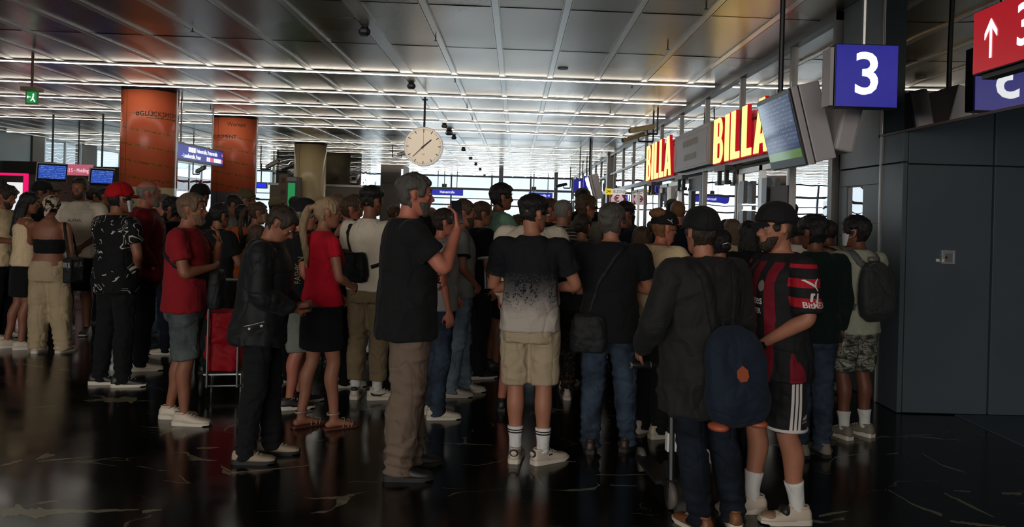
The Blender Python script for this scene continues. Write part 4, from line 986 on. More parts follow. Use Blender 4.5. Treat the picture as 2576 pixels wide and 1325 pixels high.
SHW = plain('white_leather', L(196, 182, 164), .45, nz=.06, bump=.1); SHB = plain('black_shoe', (.010, .010, .011), .5, bump=.1); SHG = plain('grey_suede', L(120, 112, 98), .8, nz=.15, bump=.2); SHT = plain('tan_leather', L(120, 74, 46), .5); SOLEW = plain('white_rubber', L(210, 200, 184), .5); SOLEB = plain('black_rubber', (.012, .012, .012), .6); SOCKW = cloth('white_sock', L(214, 212, 208)); SHBR = plain('brown_leather', L(48, 32, 24), .5)
# printed cloths
def splatter():
    n = NT('ombre_splatter_cotton'); v = n.co(); xyz = n.sep(v)
    h = n.math('ADD', n.math('SUBTRACT', xyz[2], n.math('MULTIPLY', xyz[0], -.05)), n.math('MULTIPLY', n.noise(v, 6, 4, .7), .16))
    f = n.ramp(h, [(0.0, L(176, 166, 158)), (1.0, L(176, 166, 158))])
    t = n.math('MULTIPLY', n.math('SUBTRACT', h, 1.06), 1 / .26)
    g = n.ramp(t, [(0, L(178, 168, 158)), (.45, L(104, 100, 98)), (.85, L(34, 35, 37)), (1, L(27, 28, 30))])
    vo = n.n('ShaderNodeTexVoronoi'); vo.inputs['Scale'].default_value = 62; n.l(v, vo.inputs['Vector'])
    thr = n.ramp(t, [(.0, .0), (.2, .26), (.6, .48), (1, .5)]); sp = n.math('LESS_THAN', vo.outputs[0], n.math('MULTIPLY', thr, n.ramp(n.noise(v, 9, 2), [(.4, .15), (.6, 1)])))
    vo2 = n.n('ShaderNodeTexVoronoi'); vo2.inputs['Scale'].default_value = 110; n.l(v, vo2.inputs['Vector'])
    sp2 = n.math('MULTIPLY', n.math('LESS_THAN', vo2.outputs[0], .3), n.math('MULTIPLY', n.math('GREATER_THAN', t, .35), n.math('LESS_THAN', t, .95)))
    c = n.mix(sp, g, L(22, 24, 34)); c = n.mix(n.math('MULTIPLY', sp2, .35), c, L(130, 128, 126))
    n.base(c, .9, 0, .2); n.bump(folds(n), .55, .026); return n.m
def paisley():
    n = NT('black_white_scroll_print'); v = n.co('Object', (1, .6, 1))
    nn = n.noise(v, 7, 1, .4, 1.2); ww = n.math('ABSOLUTE', n.math('SUBTRACT', n.math('FRACT', n.math('MULTIPLY', nn, 7)), .5))
    ln = n.math('LESS_THAN', ww, .10); mk = n.math('GREATER_THAN', n.noise(v, 8, 1), .47)
    n.base(n.mix(n.math('MULTIPLY', ln, mk), (.008, .008, .009), L(186, 180, 168)), .85, 0, .2); n.bump(folds(n), .55, .026); return n.m
def stripes(nm, c1, c2, axis, period, duty, ph=0.0):
    n = NT(nm); v = n.co(); xyz = n.sep(v); q = xyz[axis]
    f = n.math('LESS_THAN', n.math('FRACT', n.math('ADD', n.math('DIVIDE', n.math('ADD', q, n.math('MULTIPLY', n.noise(v, 8, 2), .012)), period), ph)), duty)
    n.base(n.mix(f, c1, c2), .85, 0, .25); n.bump(folds(n), .55, .026); return n.m
def camo():
    n = NT('grey_camouflage'); v = n.co('Object', (1, 1, 1.6)); q = n.noise(v, 13, 3, .6, .5)
    n.base(n.ramp(q, [(.0, L(50, 52, 48)), (.42, L(92, 94, 84)), (.5, L(142, 142, 128)), (.56, L(70, 72, 66)), (.63, L(170, 168, 156))], 'CONSTANT'), .9, 0, .2); n.bump(folds(n), .55, .026); return n.m
def floral(nm, c1, c2, sc, th=.55):
    n = NT(nm); v = n.co(); q = n.noise(v, sc, 2, .5, 1.0); n.base(n.mix(n.ramp(q, [(th, 0), (th + .02, 1)]), c1, c2), .85, 0, .2); n.bump(folds(n), .55, .026); return n.m
def soccer():
    n = NT('red_black_football_jersey'); v = n.co(); xyz = n.sep(v); ax = n.math('ABSOLUTE', xyz[0])
    body = n.math('LESS_THAN', n.math('FRACT', n.math('DIVIDE', n.math('ADD', xyz[0], .03), .115)), .5)
    slv = n.math('LESS_THAN', n.math('FRACT', n.math('DIVIDE', n.math('SUBTRACT', 1.425, xyz[2]), .098)), .47)
    is_s = n.math('GREATER_THAN', ax, .188); is_up = n.math('GREATER_THAN', xyz[2], 1.10)
    f = n.mix(n.math('MULTIPLY', is_s, is_up), body, slv)
    tone = n.mix(n.math('MULTIPLY', is_s, is_up), L(112, 20, 36), L(170, 24, 42))
    cuff = n.math('MULTIPLY', is_s, n.math('MULTIPLY', n.math('LESS_THAN', xyz[2], 1.175), is_up))
    sh = n.math('GREATER_THAN', xyz[2], 1.40)
    c = n.mix(f, (.010, .010, .011), tone); c = n.mix(n.math('MAXIMUM', cuff, sh), c, (.010, .010, .011))
    n.base(c, .8, 0, .25); n.bump(folds(n), .55, .026); return n.m
REG = []
def person(label, px, py, d, top, face, sex='m', bulk=1.0, tone='light', hair=('short', 'dbrown'), head=(0, 0), R='side', Lf='side', topw=('tee', BLACKC), bot=('pants', BLACKC),
           shoes=(SHB, SOLEB), sock=None, feet=((.095, 0, 8), (-.095, 0, 8)), cap=None, extra=None, vox=None, curl=.5, beard=None, hemz=.86, mask=None, lean=0.0, group=None, name='person', lace=False):
    p = at(px, py, d); H = at(px, top, d).z - .012
    q = Vector((p.x, d, 0)); s = H / 1.75
    near = d < 7.4; V = vox or (.0085 if d < 5.4 else .0105 if near else .0145)
    e = empty(name, q, -math.radians(face)); tag(e, label, 'person', group)
    fem = sex == 'f'; rng = random.Random(int(px * 7 + d * 13)); seed = rng.randrange(1000)
    B = bulk
    def S(v3): return Vector((v3[0] * s, v3[1] * s, v3[2] * s))
    # --- skeleton points (in the 1.75 m frame)
    pel = Vector((0, 0, .95)); hw = .095 if not fem else .09
    legs = []
    for k, (fx, fy, yaw) in enumerate(feet):
        sg = 1 if k == 0 else -1; hip = Vector((sg * hw, 0, .92)); ank = Vector((fx, fy - .02, .085))
        kn = (hip + ank) / 2 + Vector((0, .028, .0)); kn.z = .50; legs.append((hip, kn, ank, yaw, sg))
    A = {}
    for sg, nm in ((1, R), (-1, Lf)):
        E_, W_, D_ = arm_pose(nm); shx = (.178 if fem else .19) * (1 + (B - 1) * .5)
        A[sg] = (Vector((sg * shx, -.012, 1.415)), Vector((sg * E_[0] * (1 + (B - 1) * .4), E_[1], E_[2])), Vector((sg * W_[0], W_[1] * (1 + (B - 1) * .9), W_[2])), Vector((sg * D_[0], D_[1], D_[2])))
    hc = Vector((0, .028, 1.63)); HM = Matrix.Translation(hc) @ Matrix.Rotation(-math.radians(head[0]), 4, 'Z') @ Matrix.Translation((0, -.01, -.06)) @ Matrix.Rotation(-math.radians(head[1]), 4, 'X') @ Matrix.Translation((0, .01, .06))
    if fem: HM = HM @ Matrix.Scale(.95, 4)
    LM = Matrix.Rotation(-lean, 4, 'X')      # lean of everything above the hips
    HM = Matrix.Translation((0, 0, .95)) @ LM @ Matrix.Translation((0, 0, -.95)) @ HM
    def up(v3):
        v3 = Vector(v3); v3.z -= .95; v3 = LM @ v3; v3.z += .95; return v3
    # --- body
    b = MB(); hipw = .172 if fem else .162
    TR = [(.86, hipw * .98, .118, 0), (.95, hipw * 1.02, .122, -.004), (1.03, hipw * .93, .108, 0), (1.12, (.128 if fem else .143), .098, .004), (1.22, .142 if fem else .155, .107, .004), (1.32, .158 if fem else .172, .118, .004), (1.40, .155 if fem else .17, .10, -.004), (1.44, .118, .078, -.012), (1.47, .080, .066, -.014), (1.50, .058, .056, -.012)]
    def trunk(mb, T, infl=0.0, yb=0.0, z0=None, flat=False, seg=28):
        RR = []
        for (z, rx, ry, cy) in T:
            rx2 = rx * B + infl; ry2 = ry * (B ** 1.4) + infl + (yb if 1.0 < z < 1.25 else 0)
            row = []
            for j in range(seg):
                a = 2 * math.pi * j / seg; ca, sa = math.cos(a), math.sin(a)
                row.append(up(Vector((rx2 * math.copysign(abs(ca) ** .85, ca), cy + ry2 * math.copysign(abs(sa) ** .85, sa), z))))
            RR.append(row)
        mb.rings(RR)
    trunk(b, TR)
    b.tube([up((0, -.018, 1.42)), up((0, -.005, 1.50)), HM @ Vector((0, -.02, -.05))], [.060 * (B * .5 + .5), .055, .054] if not fem else [.05, .046, .046], 16)
    hb = len(b.v)
    b.rings([[HM @ headpt(z, 2 * math.pi * j / 28) for j in range(28)] for z, *_ in HT])
    def hp(x, y, z): return HM @ Vector((x, y, z))
    b.tube([hp(0, .086, .022), hp(0, .100, .0), hp(0, .113, -.022)], [.008, .0095, .0125], 8)
    b.ell(hp(0.009, .098, -.026), (.009, .010, .008), 8, 6); b.ell(hp(-.009, .098, -.026), (.009, .010, .008), 8, 6)
    b.tube([hp(-.045, .076, .030), hp(-.02, .091, .032), hp(.02, .091, .032), hp(.045, .076, .030)], [.008, .010, .010, .008], 8)
    b.tube([hp(-.022, .086, -.050), hp(0, .096, -.048), hp(.022, .086, -.050)], [.0045, .007, .0045], 8); b.tube([hp(-.018, .085, -.060), hp(0, .094, -.061), hp(.018, .085, -.060)], [.005, .0075, .005], 8)
    b.ell(hp(.04, .072, -.012), (.018, .015, .016), 10, 7); b.ell(hp(-.04, .072, -.012), (.018, .015, .016), 10, 7); b.ell(hp(0, .083, -.095), (.022, .015, .016), 10, 7)
    for sg in (1, -1):
        for (oy, oz, r) in ((-.012, .016, .011), (-.016, .0, .012), (-.010, -.018, .010), (-.022, .012, .010)): b.ell(hp(sg * .079, oy, oz), (.0085, r, r * 1.25), 8, 6)
    for sg in (1, -1):
        sh, el, wr, hd = A[sg]; k = (.84 if fem else 1.0) * (.45 + .55 * B)
        sh, el, wr = up(sh), up(el), up(wr)
        b.tube([up((sg * .12, -.01, 1.41)), sh, sh.lerp(el, .35), sh.lerp(el, .7), el, el.lerp(wr, .25), el.lerp(wr, .65), wr], [.058 * k, .056 * k, .050 * k, .043 * k, .039 * k, .041 * k, .032 * k, .0235 * k], 14)
        cen = Vector((0, .05, wr.z)); pn = (cen - wr); pn = pn if pn.length > .02 else Vector((-sg, 0, 0))
        if isinstance(R if sg > 0 else Lf, str) and (R if sg > 0 else Lf).startswith('cross'): pn = Vector((0, -1, 0))
        hand_mb(b, wr, hd, pn, curl, sg)
    for hip, kn, ank, yaw, sg in legs:
        k = (.93 if fem else 1.0) * (.5 + .5 * B)
        b.tube([hip + Vector((0, 0, .03)), hip.lerp(kn, .3) + Vector((0, .01, 0)), hip.lerp(kn, .75), kn, kn.lerp(ank, .28) + Vector((0, -.022, 0)), kn.lerp(ank, .6) + Vector((0, -.008, 0)), ank + Vector((0, -.002, .04)), ank], [.095 * k, .086 * k, .064 * k, .055 * k, .058 * k, .046 * k, .037, .037], 16)
        fy = Matrix.Rotation(-math.radians(yaw * sg), 3, 'Z'); f0 = ank + Vector((0, 0, -.005))
        b.tube([f0 + fy @ Vector((0, -.045, -.045)), f0 + fy @ Vector((0, .02, -.035)), f0 + fy @ Vector((0, .09, -.048)), f0 + fy @ Vector((0, .15, -.058))], [(.030, .028), (.034, .034), (.042, .024), (.034, .014)], 12, side=fy @ Vector((1, 0, 0)))
        if bot[0] in ('skirt',) or 'sandal' in str(shoes[0]):
            for t in range(5):
                q0 = f0 + fy @ Vector((-.028 * sg * 1 + .0145 * sg * t, .145 - .006 * t, -.066)); b.ell(q0 + fy @ Vector((0, .016, 0)), (.009 - .0006 * t, .018, .009), 8, 6)
    Ms = Matrix.Scale(s, 4); b.xform(Ms)
    fine = [tuple(S(up(A[sg][2]) + A[sg][3].normalized() * .09)) for sg in (1, -1)] + [tuple(S(hp(0, .05, -.02)))]
    def keep(co):
        k = np.ones(len(co))
        for c in fine:
            r = np.sqrt(((co - np.array(c)) ** 2).sum(1)); k = np.minimum(k, np.clip((r - .09) / .06, .12, 1))
        return k
    me = remesh(b, V if near else V * .85, 4 if near else 2, None, keep)
    body = link_mesh('body', me, e, skin(tone))
    up_ = lambda v3: S(up(v3))
    REG.append((label, e, body)); ctx = dict(e=e, s=s, HM=HM, hp=hp, A=A, up=up, S=S, B=B, legs=legs, V=V, near=near, d=d, body=body, face=face)
    # --- eyes for faces that show
    vis = abs(((face + head[0]) + 180) % 360 - 180) > 50
    if vis and d < 8.5:
        for sg in (1, -1):
            q_ = MB().ell(hp(sg * .030, .0845, .012), (.0125, .010, .0075), 12, 8).xform(Ms).build('eye', plain('eye_white', (.36, .33, .31), .3), e, True)
            MB().ell(hp(sg * .030, .0925, .012), (.0055, .0035, .0055), 10, 6).xform(Ms).build('iris', plain('iris_dark', (.02, .012, .008), .2), q_, True)
            br_ = MB().tube([hp(sg * .014, .098, .033), hp(sg * .032, .094, .039), hp(sg * .05, .078, .034)], [.003, .0045, .002], 6).xform(Ms).build('eyebrow', hairmat(HC[hair[1]] if hair[1] in HC else HC['dbrown'], hair[1]), e, True)
    # --- hair
    hk, hcx = hair; hm = hairmat(HC[hcx], hcx)
    def put_hair(R_, nm='hair', extra_fn=None, vx=.006, mat=None, disp=None):
        h = MB(); h.rings([[HM @ v_ for v_ in row] for row in R_])
        if extra_fn: extra_fn(h)
        h.xform(Ms)
        if disp is None: disp = lambda co, no: (vnoise(co * np.array([90, 90, 30]), seed) - .5) * .007 + (vnoise(co * 28, seed + 1) - .5) * .010
        me2 = remesh(h, vx * (1 if near else 1.5), 1, disp); return link_mesh(nm, me2, e, mat or hm)
    zh = zone_hair()
    if cap: hk = 'undercap'
    if hk == 'undercap': put_hair(head_shell(lambda a, z: zh(a, z) * (1 - sstep((z - .025) / .01)), .012 if hair[0] in ('crop', 'fade') else .022, lump=.006 if hair[0] == 'curly' else 0, seed=seed), extra_fn=(lambda h: h.ell(HM @ Vector((0, -.09, .115)), (.075, .06, .045), 16, 10)) if hair[0] == 'curly' else None)
    elif hk == 'short': put_hair(head_shell(zh, .014))
    elif hk == 'crop': put_hair(head_shell(zone_hair(back=-.06), .006), disp=lambda co, no: (vnoise(co * 120, seed) - .5) * .003)
    elif hk == 'fade': put_hair(head_shell(zone_hair(side=.01, back=-.055), .004, grow=lambda a, z: .020 * sstep((z - .035) / .04)))
    elif hk == 'thick': put_hair(head_shell(zone_hair(back=-.09), .024, lump=.004, seed=seed))
    elif hk == 'balding': put_hair(head_shell(lambda a, z: zone_hair(front=.2)(a, z) * sstep((.07 - z) / .02) if math.degrees(a) > 55 else 0, .007), disp=lambda co, no: (vnoise(co * 100, seed) - .5) * .003)
    elif hk == 'curly': put_hair(head_shell(zone_hair(back=-.085), .028, lump=.010, seed=seed), disp=lambda co, no: (vnoise(co * 55, seed) - .5) * .022)
    elif hk in ('bob', 'long', 'tail', 'bun', 'lowbun'):
        ln = {'bob': .22, 'long': .40}.get(hk, 0)
        def ex(h):
            if ln:
                for k in range(9):
                    a = math.radians(-128 + 32 * k) if False else math.radians(95 + 21.2 * k)
                    q0 = Vector((.062 * math.sin(a), .085 * math.cos(a) - .008, .0)); out = Vector((math.sin(a) * .022, math.cos(a) * .02 - .004, 0))
                    h.tube([HM @ (q0 + Vector((0, 0, .05))), HM @ (q0 + out * .6 + Vector((0, 0, -.05))), HM @ (q0 + out + Vector((0, 0, -.09 - .02))) , HM @ (q0 + out * 1.2 + Vector((0, 0, -ln + .02 * math.cos(k * 2))))], [(.026, .018), (.030, .022), (.030, .022), (.016, .010)], 10)
            if hk == 'tail':
                h.ell(HM @ Vector((0, -.118, .045)), (.024, .026, .024), 10, 8)
                h.tube([HM @ Vector((0, -.12, .045)), HM @ Vector((0, -.165, .01)), up((0, -.165, 1.50)), up((0.02, -.15, 1.36)), up((.03, -.14, 1.22))], [.020, .030, (.036, .028), (.034, .024), (.012, .010)], 12)
            if hk == 'bun': h.ell(HM @ Vector((0, -.105, .09)), (.038, .036, .034), 12, 9)
            if hk == 'lowbun': h.ell(HM @ Vector((0, -.125, -.01)), (.040, .034, .036), 12, 9)
        put_hair(head_shell(zone_hair(back=-.07), .014), extra_fn=ex)
    if beard: put_hair(head_shell(zone_beard, .009 if beard != 'thick' else .018), 'beard', mat=hairmat(HC[beard if beard in HC else hcx], beard if beard in HC else hcx), disp=lambda co, no: (vnoise(co * 120, seed) - .5) * .004)
    # --- cap
    if cap:
        cm, rev = cap[0], cap[1]
        zc = lambda a, z: sstep((z - (.046 if math.degrees(a) < 60 else .030 if math.degrees(a) < 120 else .012)) / .008 + .5)
        R_ = head_shell(zc, .027, grow=lambda a, z: .010 * sstep((z - .08) / .03)); c_ = MB(); c_.rings([[HM @ v_ for v_ in row] for row in R_])
        c_.xform(Ms); co_ = link_mesh('cap', remesh(c_, .0055, 2), e, cm)
        sg = -1 if rev else 1; br_ = MB(); RR = []
        for i in range(7):
            t = i / 6; y = .080 + t * .082; wd = .074 * math.sqrt(max(.06, 1 - (t * .93) ** 2.6))
            RR.append([HM @ Vector((x * wd, sg * (y if not rev else y + .008), .050 - (x * x) * .022 - t * .012 + zz - (.02 if rev else 0))) for x, zz in [(u_, .003) for u_ in (-1, -.6, -.2, .2, .6, 1)] + [(u_, -.003) for u_ in (1, .6, .2, -.2, -.6, -1)]])
        br_.rings(RR).xform(Ms).build('brim', cap[2] if len(cap) > 2 else cm, co_, True); ctx['cap'] = co_
    if mask:
        k_ = MB(); k_.rings([[HM @ v_ for v_ in row] for row in head_shell(lambda a, z: sstep((.0 - z) / .008 + .5) * sstep((78 - math.degrees(a)) / 8) * sstep((z + .112) / .006), .011, nz=26)])
        k_.xform(Ms); mk_ = link_mesh('face_mask', remesh(k_, .005, 1), e, mask)
        lp = MB()
        for sg in (1, -1):
            lp.tube([hp(sg * .070, .045, -.006), hp(sg * .082, .012, .012), hp(sg * .086, -.018, .022), hp(sg * .087, -.028, .0), hp(sg * .080, -.01, -.028), hp(sg * .066, .04, -.045)], [.002] * 6, 6)
        lp.xform(Ms).build('ear_loop', mask, mk_, True)
    # --- clothing on the trunk
    kind, tm = topw[0], topw[1]; slv = topw[3] if len(topw) > 3 else {'tee': .62, 'polo': .62, 'long': 2.0, 'jacket': 2.0, 'hood': 2.0, 'tank': 0, 'bra': 0, 'loose': .8, 'fit': .42}[kind]
    inf = {'tee': .016, 'polo': .016, 'long': .018, 'jacket': .034, 'hood': .030, 'tank': .010, 'bra': .006, 'loose': .030, 'fit': .007}[kind]
    c_ = MB()
    if kind == 'bra': T = [(1.10, .135, .10, .004), (1.12, .137, .102, .004), (1.22, .145, .115, .010), (1.27, .150, .116, .010), (1.28, .148, .112, .008)]
    else:
        hz = topw[2] if len(topw) > 2 else hemz
        lo = .168 if not fem else .170
        hl = lo * (1.0 if hz > .75 else .92)
        T = [(hz, hl * 1.05, .128, 0), (hz + .01, hl * 1.06, .130, 0), (.97, lo * 1.02, .124, 0), (1.06, .158 if kind != 'fit' else .14, .112, .002), (1.14, .152 if kind != 'fit' else .130, .108, .004), (1.22, .158 if kind != 'fit' else .143, .113, .006), (1.32, .172 if not fem else .158, .122, .006), (1.39, .172 if not fem else .158, .106, -.002), (1.437, .128, .088, -.012), (1.468, .092, .074, -.015), (1.494, .062, .060, -.012)]
        if hz > .96: T = [t for t in T if t[0] >= hz]; 
        if kind == 'tank': T = T[:-3] 
    trunk(c_, T, inf, .010 if kind in ('tee', 'loose', 'jacket') else 0)
    if fem and kind in ('fit', 'tank', 'bra', 'tee', 'polo'):
        for sg in (1, -1): c_.ell(up((sg * .068, .085, 1.275)), (.062, .062, .062), 12, 9)
    if kind == 'tank':
        for sg in (1, -1): c_.tube([up((sg * .085, .10, 1.33)), up((sg * .09, .05, 1.445)), up((sg * .085, -.04, 1.452)), up((sg * .08, -.10, 1.34))], [.019, .015, .015, .019], 8)
    cuff_pts = {}
    if slv:
        for sg in (1, -1):
            sh, el, wr, hd = [up(x) if i < 3 else x for i, x in enumerate(A[sg])]; k = (.88 if fem else 1.0) * (.5 + .5 * B); kb = (.84 if fem else 1.0) * (.45 + .55 * B); ex_ = {'jacket': .020, 'hood': .017, 'loose': .020, 'fit': .005, 'long': .010}.get(kind, .012)
            if slv < 1:
                en = sh.lerp(el, slv / 1.0 * 1.05)
                dirn = (el - sh).normalized()
                c_.tube([up((sg * .09, -.012, 1.38)), sh, sh.lerp(en, .5), en], [.072 * kb + ex_ * .8, .062 * kb + ex_, .056 * kb + ex_ * 1.5, .052 * kb + ex_ * 2.0], 16, rnd=False); c_.ell(sh, [.060 * kb + ex_] * 3, 14, 10)
                cuff_pts[sg] = (en, (en - sh).normalized(), .052 * kb + ex_ * 2.0)
            else:
                c_.ell(sh, [.061 * kb + ex_] * 3, 14, 10); c_.tube([up((sg * .10, -.012, 1.385)), sh, sh.lerp(el, .35), sh.lerp(el, .75), el, el.lerp(wr, .3), el.lerp(wr, .7), wr.lerp(el, .06)], [.068 * k + ex_, .066 * k + ex_, .058 * k + ex_, .052 * k + ex_, .049 * k + ex_, .047 * k + ex_, .040 * k + ex_, .033 * k + ex_ * .6], 16, rnd=False)
    ctx['cuff'] = cuff_pts
    if kind == 'hood':
        c_.tube([up((-.09, .03, 1.45)), up((-.10, -.05, 1.48)), up((-.05, -.11, 1.455)), up((0, -.125, 1.43)), up((.05, -.11, 1.455)), up((.10, -.05, 1.48)), up((.09, .03, 1.45))], [.022, .032, .042, .046, .042, .032, .022], 12)
    if kind in ('jacket', 'polo'):
        c_.tube([up((-.03, .065, 1.45)), up((-.075, .0, 1.475)), up((-.05, -.07, 1.495)), up((.05, -.07, 1.495)), up((.075, .0, 1.475)), up((.03, .065, 1.45))], [(.012, .02)] * 6, 10)
    c_.xform(Ms)
    amp = {'jacket': .018, 'hood': .015, 'loose': .017, 'fit': .005, 'bra': .001, 'tank': .005}.get(kind, .0115)
    def dcl(co, no):
        q = co / s; w_ = q.copy(); w_[:, 2] = q[:, 2] * .8 + q[:, 0] * .55 * np.sign(vnoise(q * 1.2, seed + 5) - .5)
        f1 = 1 - np.abs(2 * vnoise(w_ * np.array([9, 9, 11.]), seed) - 1); f2 = vnoise(q * np.array([18, 18, 12.]), seed + 2)
        low = np.clip((1.32 - q[:, 2]) / .25, .35, 1)
        return amp * s * ((f1 ** 2 - .35) * 1.1 + (f2 - .5) * .7) * low
    nm = {'tee': 't_shirt', 'polo': 'polo_shirt', 'long': 'sweater', 'jacket': 'jacket', 'hood': 'hoodie', 'tank': 'tank_top', 'bra': 'crop_top', 'loose': 'loose_shirt', 'fit': 'fitted_t_shirt'}[kind]
    me = remesh(c_, V * 1.05, 2, dcl); shirt = link_mesh(nm, me, e, tm); ctx['shirt'] = shirt
    # --- legwear
    bk_, bm_ = bot[0], bot[1]; g = MB(); hb_ = .164 if not fem else .172
    T = [(.80, hb_ * .96, .118, 0), (.86, hb_, .122, -.002), (.93, hb_ * 1.0, .122, -.002), (1.0, hb_ * .92, .110, 0), (1.03, hb_ * .90, .106, 0)]
    if bk_ == 'skirt':
        zb = bot[2] if len(bot) > 2 else .56
        T = [(zb, hb_ * .98, .135, .005), (zb + .01, hb_ * .99, .136, .005), (.75, hb_ * 1.03, .130, 0)] + T[1:]
        trunk(g, T, .008)
    else:
        trunk(g, T, .010)
        zend = {'pants': .03, 'shorts': bot[2] if len(bot) > 2 else .48, 'wide': .03, 'cargo': .03, 'slim': .06, 'cuffed': .13}[bk_]
        for hip, kn, ank, yaw, sg in legs:
            k = (.95 if fem else 1.0) * (.5 + .5 * B); wdn = {'wide': 1.45, 'cargo': 1.22, 'slim': .86, 'shorts': 1.12, 'cuffed': 1.1}.get(bk_, 1.0)
            pts = [hip + Vector((0, 0, .04)), hip.lerp(kn, .3) + Vector((0, .008, 0)), hip.lerp(kn, .75), kn, kn.lerp(ank, .3) + Vector((0, -.014, 0)), kn.lerp(ank, .7), Vector((ank.x, ank.y + .005, ank.z + .02)), Vector((ank.x, ank.y + .005, .03))]
            rad = [.100 * k, .096 * k * (1 + (wdn - 1) * .4), .082 * k * wdn, .076 * k * wdn, .075 * k * wdn, .068 * k * wdn, .064 * wdn, .066 * wdn]
            if bk_ == 'shorts':
                tt = (hip.z + .04 - zend) / (hip.z + .04 - kn.z); pe = hip.lerp(kn, min(tt, 1)) if tt <= 1 else kn.lerp(ank, (kn.z - zend) / (kn.z - ank.z))
                pts = [pts[0], pts[1], hip.lerp(kn, .6), pe + Vector((0, .002, 0))]; rad = [.100 * k, .100 * k * 1.03, .092 * k * wdn * .98, .086 * k * wdn]
            elif bk_ in ('slim', 'cuffed'):
                pts = pts[:-1]; rad = rad[:-1]; pts[-1] = kn.lerp(ank, .93 if bk_ == 'slim' else .84); 
                if bk_ == 'slim': rad[-1] = .048
            g.tube(pts, rad, 18, rnd=False)
    g.xform(Ms)
    def dpt(co, no):
        q = co / s; f1 = 1 - np.abs(2 * vnoise(q * np.array([11, 11, 15.]), seed + 7) - 1); f2 = vnoise(q * np.array([9, 9, 4.]), seed + 8)
        st = np.clip((.30 - q[:, 2]) / .25, 0, 1) if bk_ in ('pants', 'wide', 'cargo', 'slim') else np.zeros(len(q))
        kn_ = np.exp(-((q[:, 2] - .5) / .09) ** 2)
        wav = np.sin(q[:, 2] * 105 + 2.5 * np.sin(q[:, 0] * 16 + seed) + 2 * np.sin(q[:, 1] * 13))
        hem = np.clip(1 - np.abs(q[:, 2] - .47) / .02, 0, 1) * 0
        cov = np.clip((.93 - q[:, 2]) / .10, 0, 1) if kind != 'bra' else 1.0
        return s * cov * (.0095 * (f1 ** 2 - .35) + .009 * (f2 - .5) + st * .0085 * wav + kn_ * .0035 * wav * (1 if bk_ != 'shorts' else 0))
    me = remesh(g, V * 1.05, 2, dpt if bk_ != 'skirt' else (lambda co, no: s * .004 * (vnoise(co * np.array([10, 10, 4.]), seed) - .5)))
    legw = link_mesh({'skirt': 'skirt', 'shorts': 'shorts', 'pants': 'jeans' if bm_.name.startswith('denim') else 'trousers'}.get(bk_, 'trousers'), me, e, bm_); ctx['legwear'] = legw
    # --- socks and shoes
    for hip, kn, ank, yaw, sg in legs:
        fy = Matrix.Translation((ank.x, ank.y, 0)) @ Matrix.Rotation(-math.radians(yaw * sg), 4, 'Z')
        if sock is not None:
            g = MB(); top_ = sock[1]; g.tube([ank + Vector((0, -.010, -.02)), ank + Vector((0, -.003, .05)), ank.lerp(kn, (top_ - ank.z) / (kn.z - ank.z)) + Vector((0, -.007, 0))], [.0385, .0425, .0535], 20, rnd=False, smooth=True); g.xform(Ms); so = g.build('sock', sock[0], e, True)
            if len(sock) > 2:
                for zz in (top_ - .018, top_ - .034): 
                    c0 = ank.lerp(kn, (zz - ank.z) / (kn.z - ank.z)); MB().tube([c0 - Vector((0, .007, .0035)), c0 + Vector((0, -.007, .0035))], [.0540, .0545], 20, rnd=False).xform(Ms).build('sock_band', sock[2], so, True)
        st = [(-.084, .022, .072), (-.070, .035, .094), (-.03, .041, .100), (.015, .042, .100), (.05, .044, .080), (.09, .048, .064), (.135, .0495, .054), (.175, .043, .047), (.198, .028, .037)]
        ys = [q_[0] for q_ in st]; yy_ = sorted(set([ys[0] + (ys[-1] - ys[0]) * (.5 - .5 * math.cos(math.pi * i / 22)) for i in range(23)])); st = [(y_, float(np.interp(y_, ys, [q_[1] for q_ in st])), float(np.interp(y_, ys, [q_[2] for q_ in st]))) for y_ in yy_]
        if shoes[0] == 'sandal':
            f_ = MB()
            RR = [[Vector((x * (w_ + .002) * .93, y * .97, zz)) for x, zz in ((-1, .0), (1, .0), (1, .016), (-1, .016))] for y, w_, h_ in st]
            so = f_.rings(RR).xform(fy).xform(Ms).build('sandal', plain('sandal_brown', L(96, 52, 40), .5), e)
            t_ = MB()
            for y0, z0 in ((.11, .046), (.07, .062), (.14, .036)): t_.tube([Vector((-.045, y0 - .01, .015)), Vector((-.03, y0, z0)), Vector((.01, y0 + .01, z0 + .006)), Vector((.047, y0 - .015, .015))], [(.004, .004)] * 4, 8)
            t_.tube([Vector((.042 * math.cos(a), -.008 + .046 * math.sin(a), .115)) for a in [i * 6.283 / 12 for i in range(13)]], [(.004, .010)] * 13, 6, rnd=False)
            t_.xform(fy).xform(Ms).build('strap', plain('sandal_strap', L(180, 150, 130), .35, .2), so, True); continue
        u_ = MB(); RR = []
        for y, w_, h_ in st:
            row = []
            for j in range(14):
                a = math.pi * j / 13; row.append(Vector((w_ * math.copysign(abs(math.cos(a)) ** .62, math.cos(a)), y, .020 + (h_ - .020) * max(0.0, math.sin(a)) ** .75)))
            RR.append(row)
        u_.rings(RR); u_.xform(fy).xform(Ms); shoe = u_.build('shoe', shoes[0], e, True)
        if shoes[1] is not None:
            sl = MB(); RR = [[Vector((x * (w_ + .004), y * 1.02, zz + (.008 if y > .15 and zz == 0 else 0))) for x, zz in ((-1, 0.0), (-.4, 0), (.4, 0), (1, 0.0), (1.02, .024 + (.008 if y < 0 else 0)), (.4, .026), (-.4, .026), (-1.02, .024 + (.008 if y < 0 else 0)))] for y, w_, h_ in st]
            so_ = sl.rings(RR).xform(fy).xform(Ms).build('sole', shoes[1], shoe, True); es_ = so_.modifiers.new('edges', 'EDGE_SPLIT'); es_.split_angle = .7
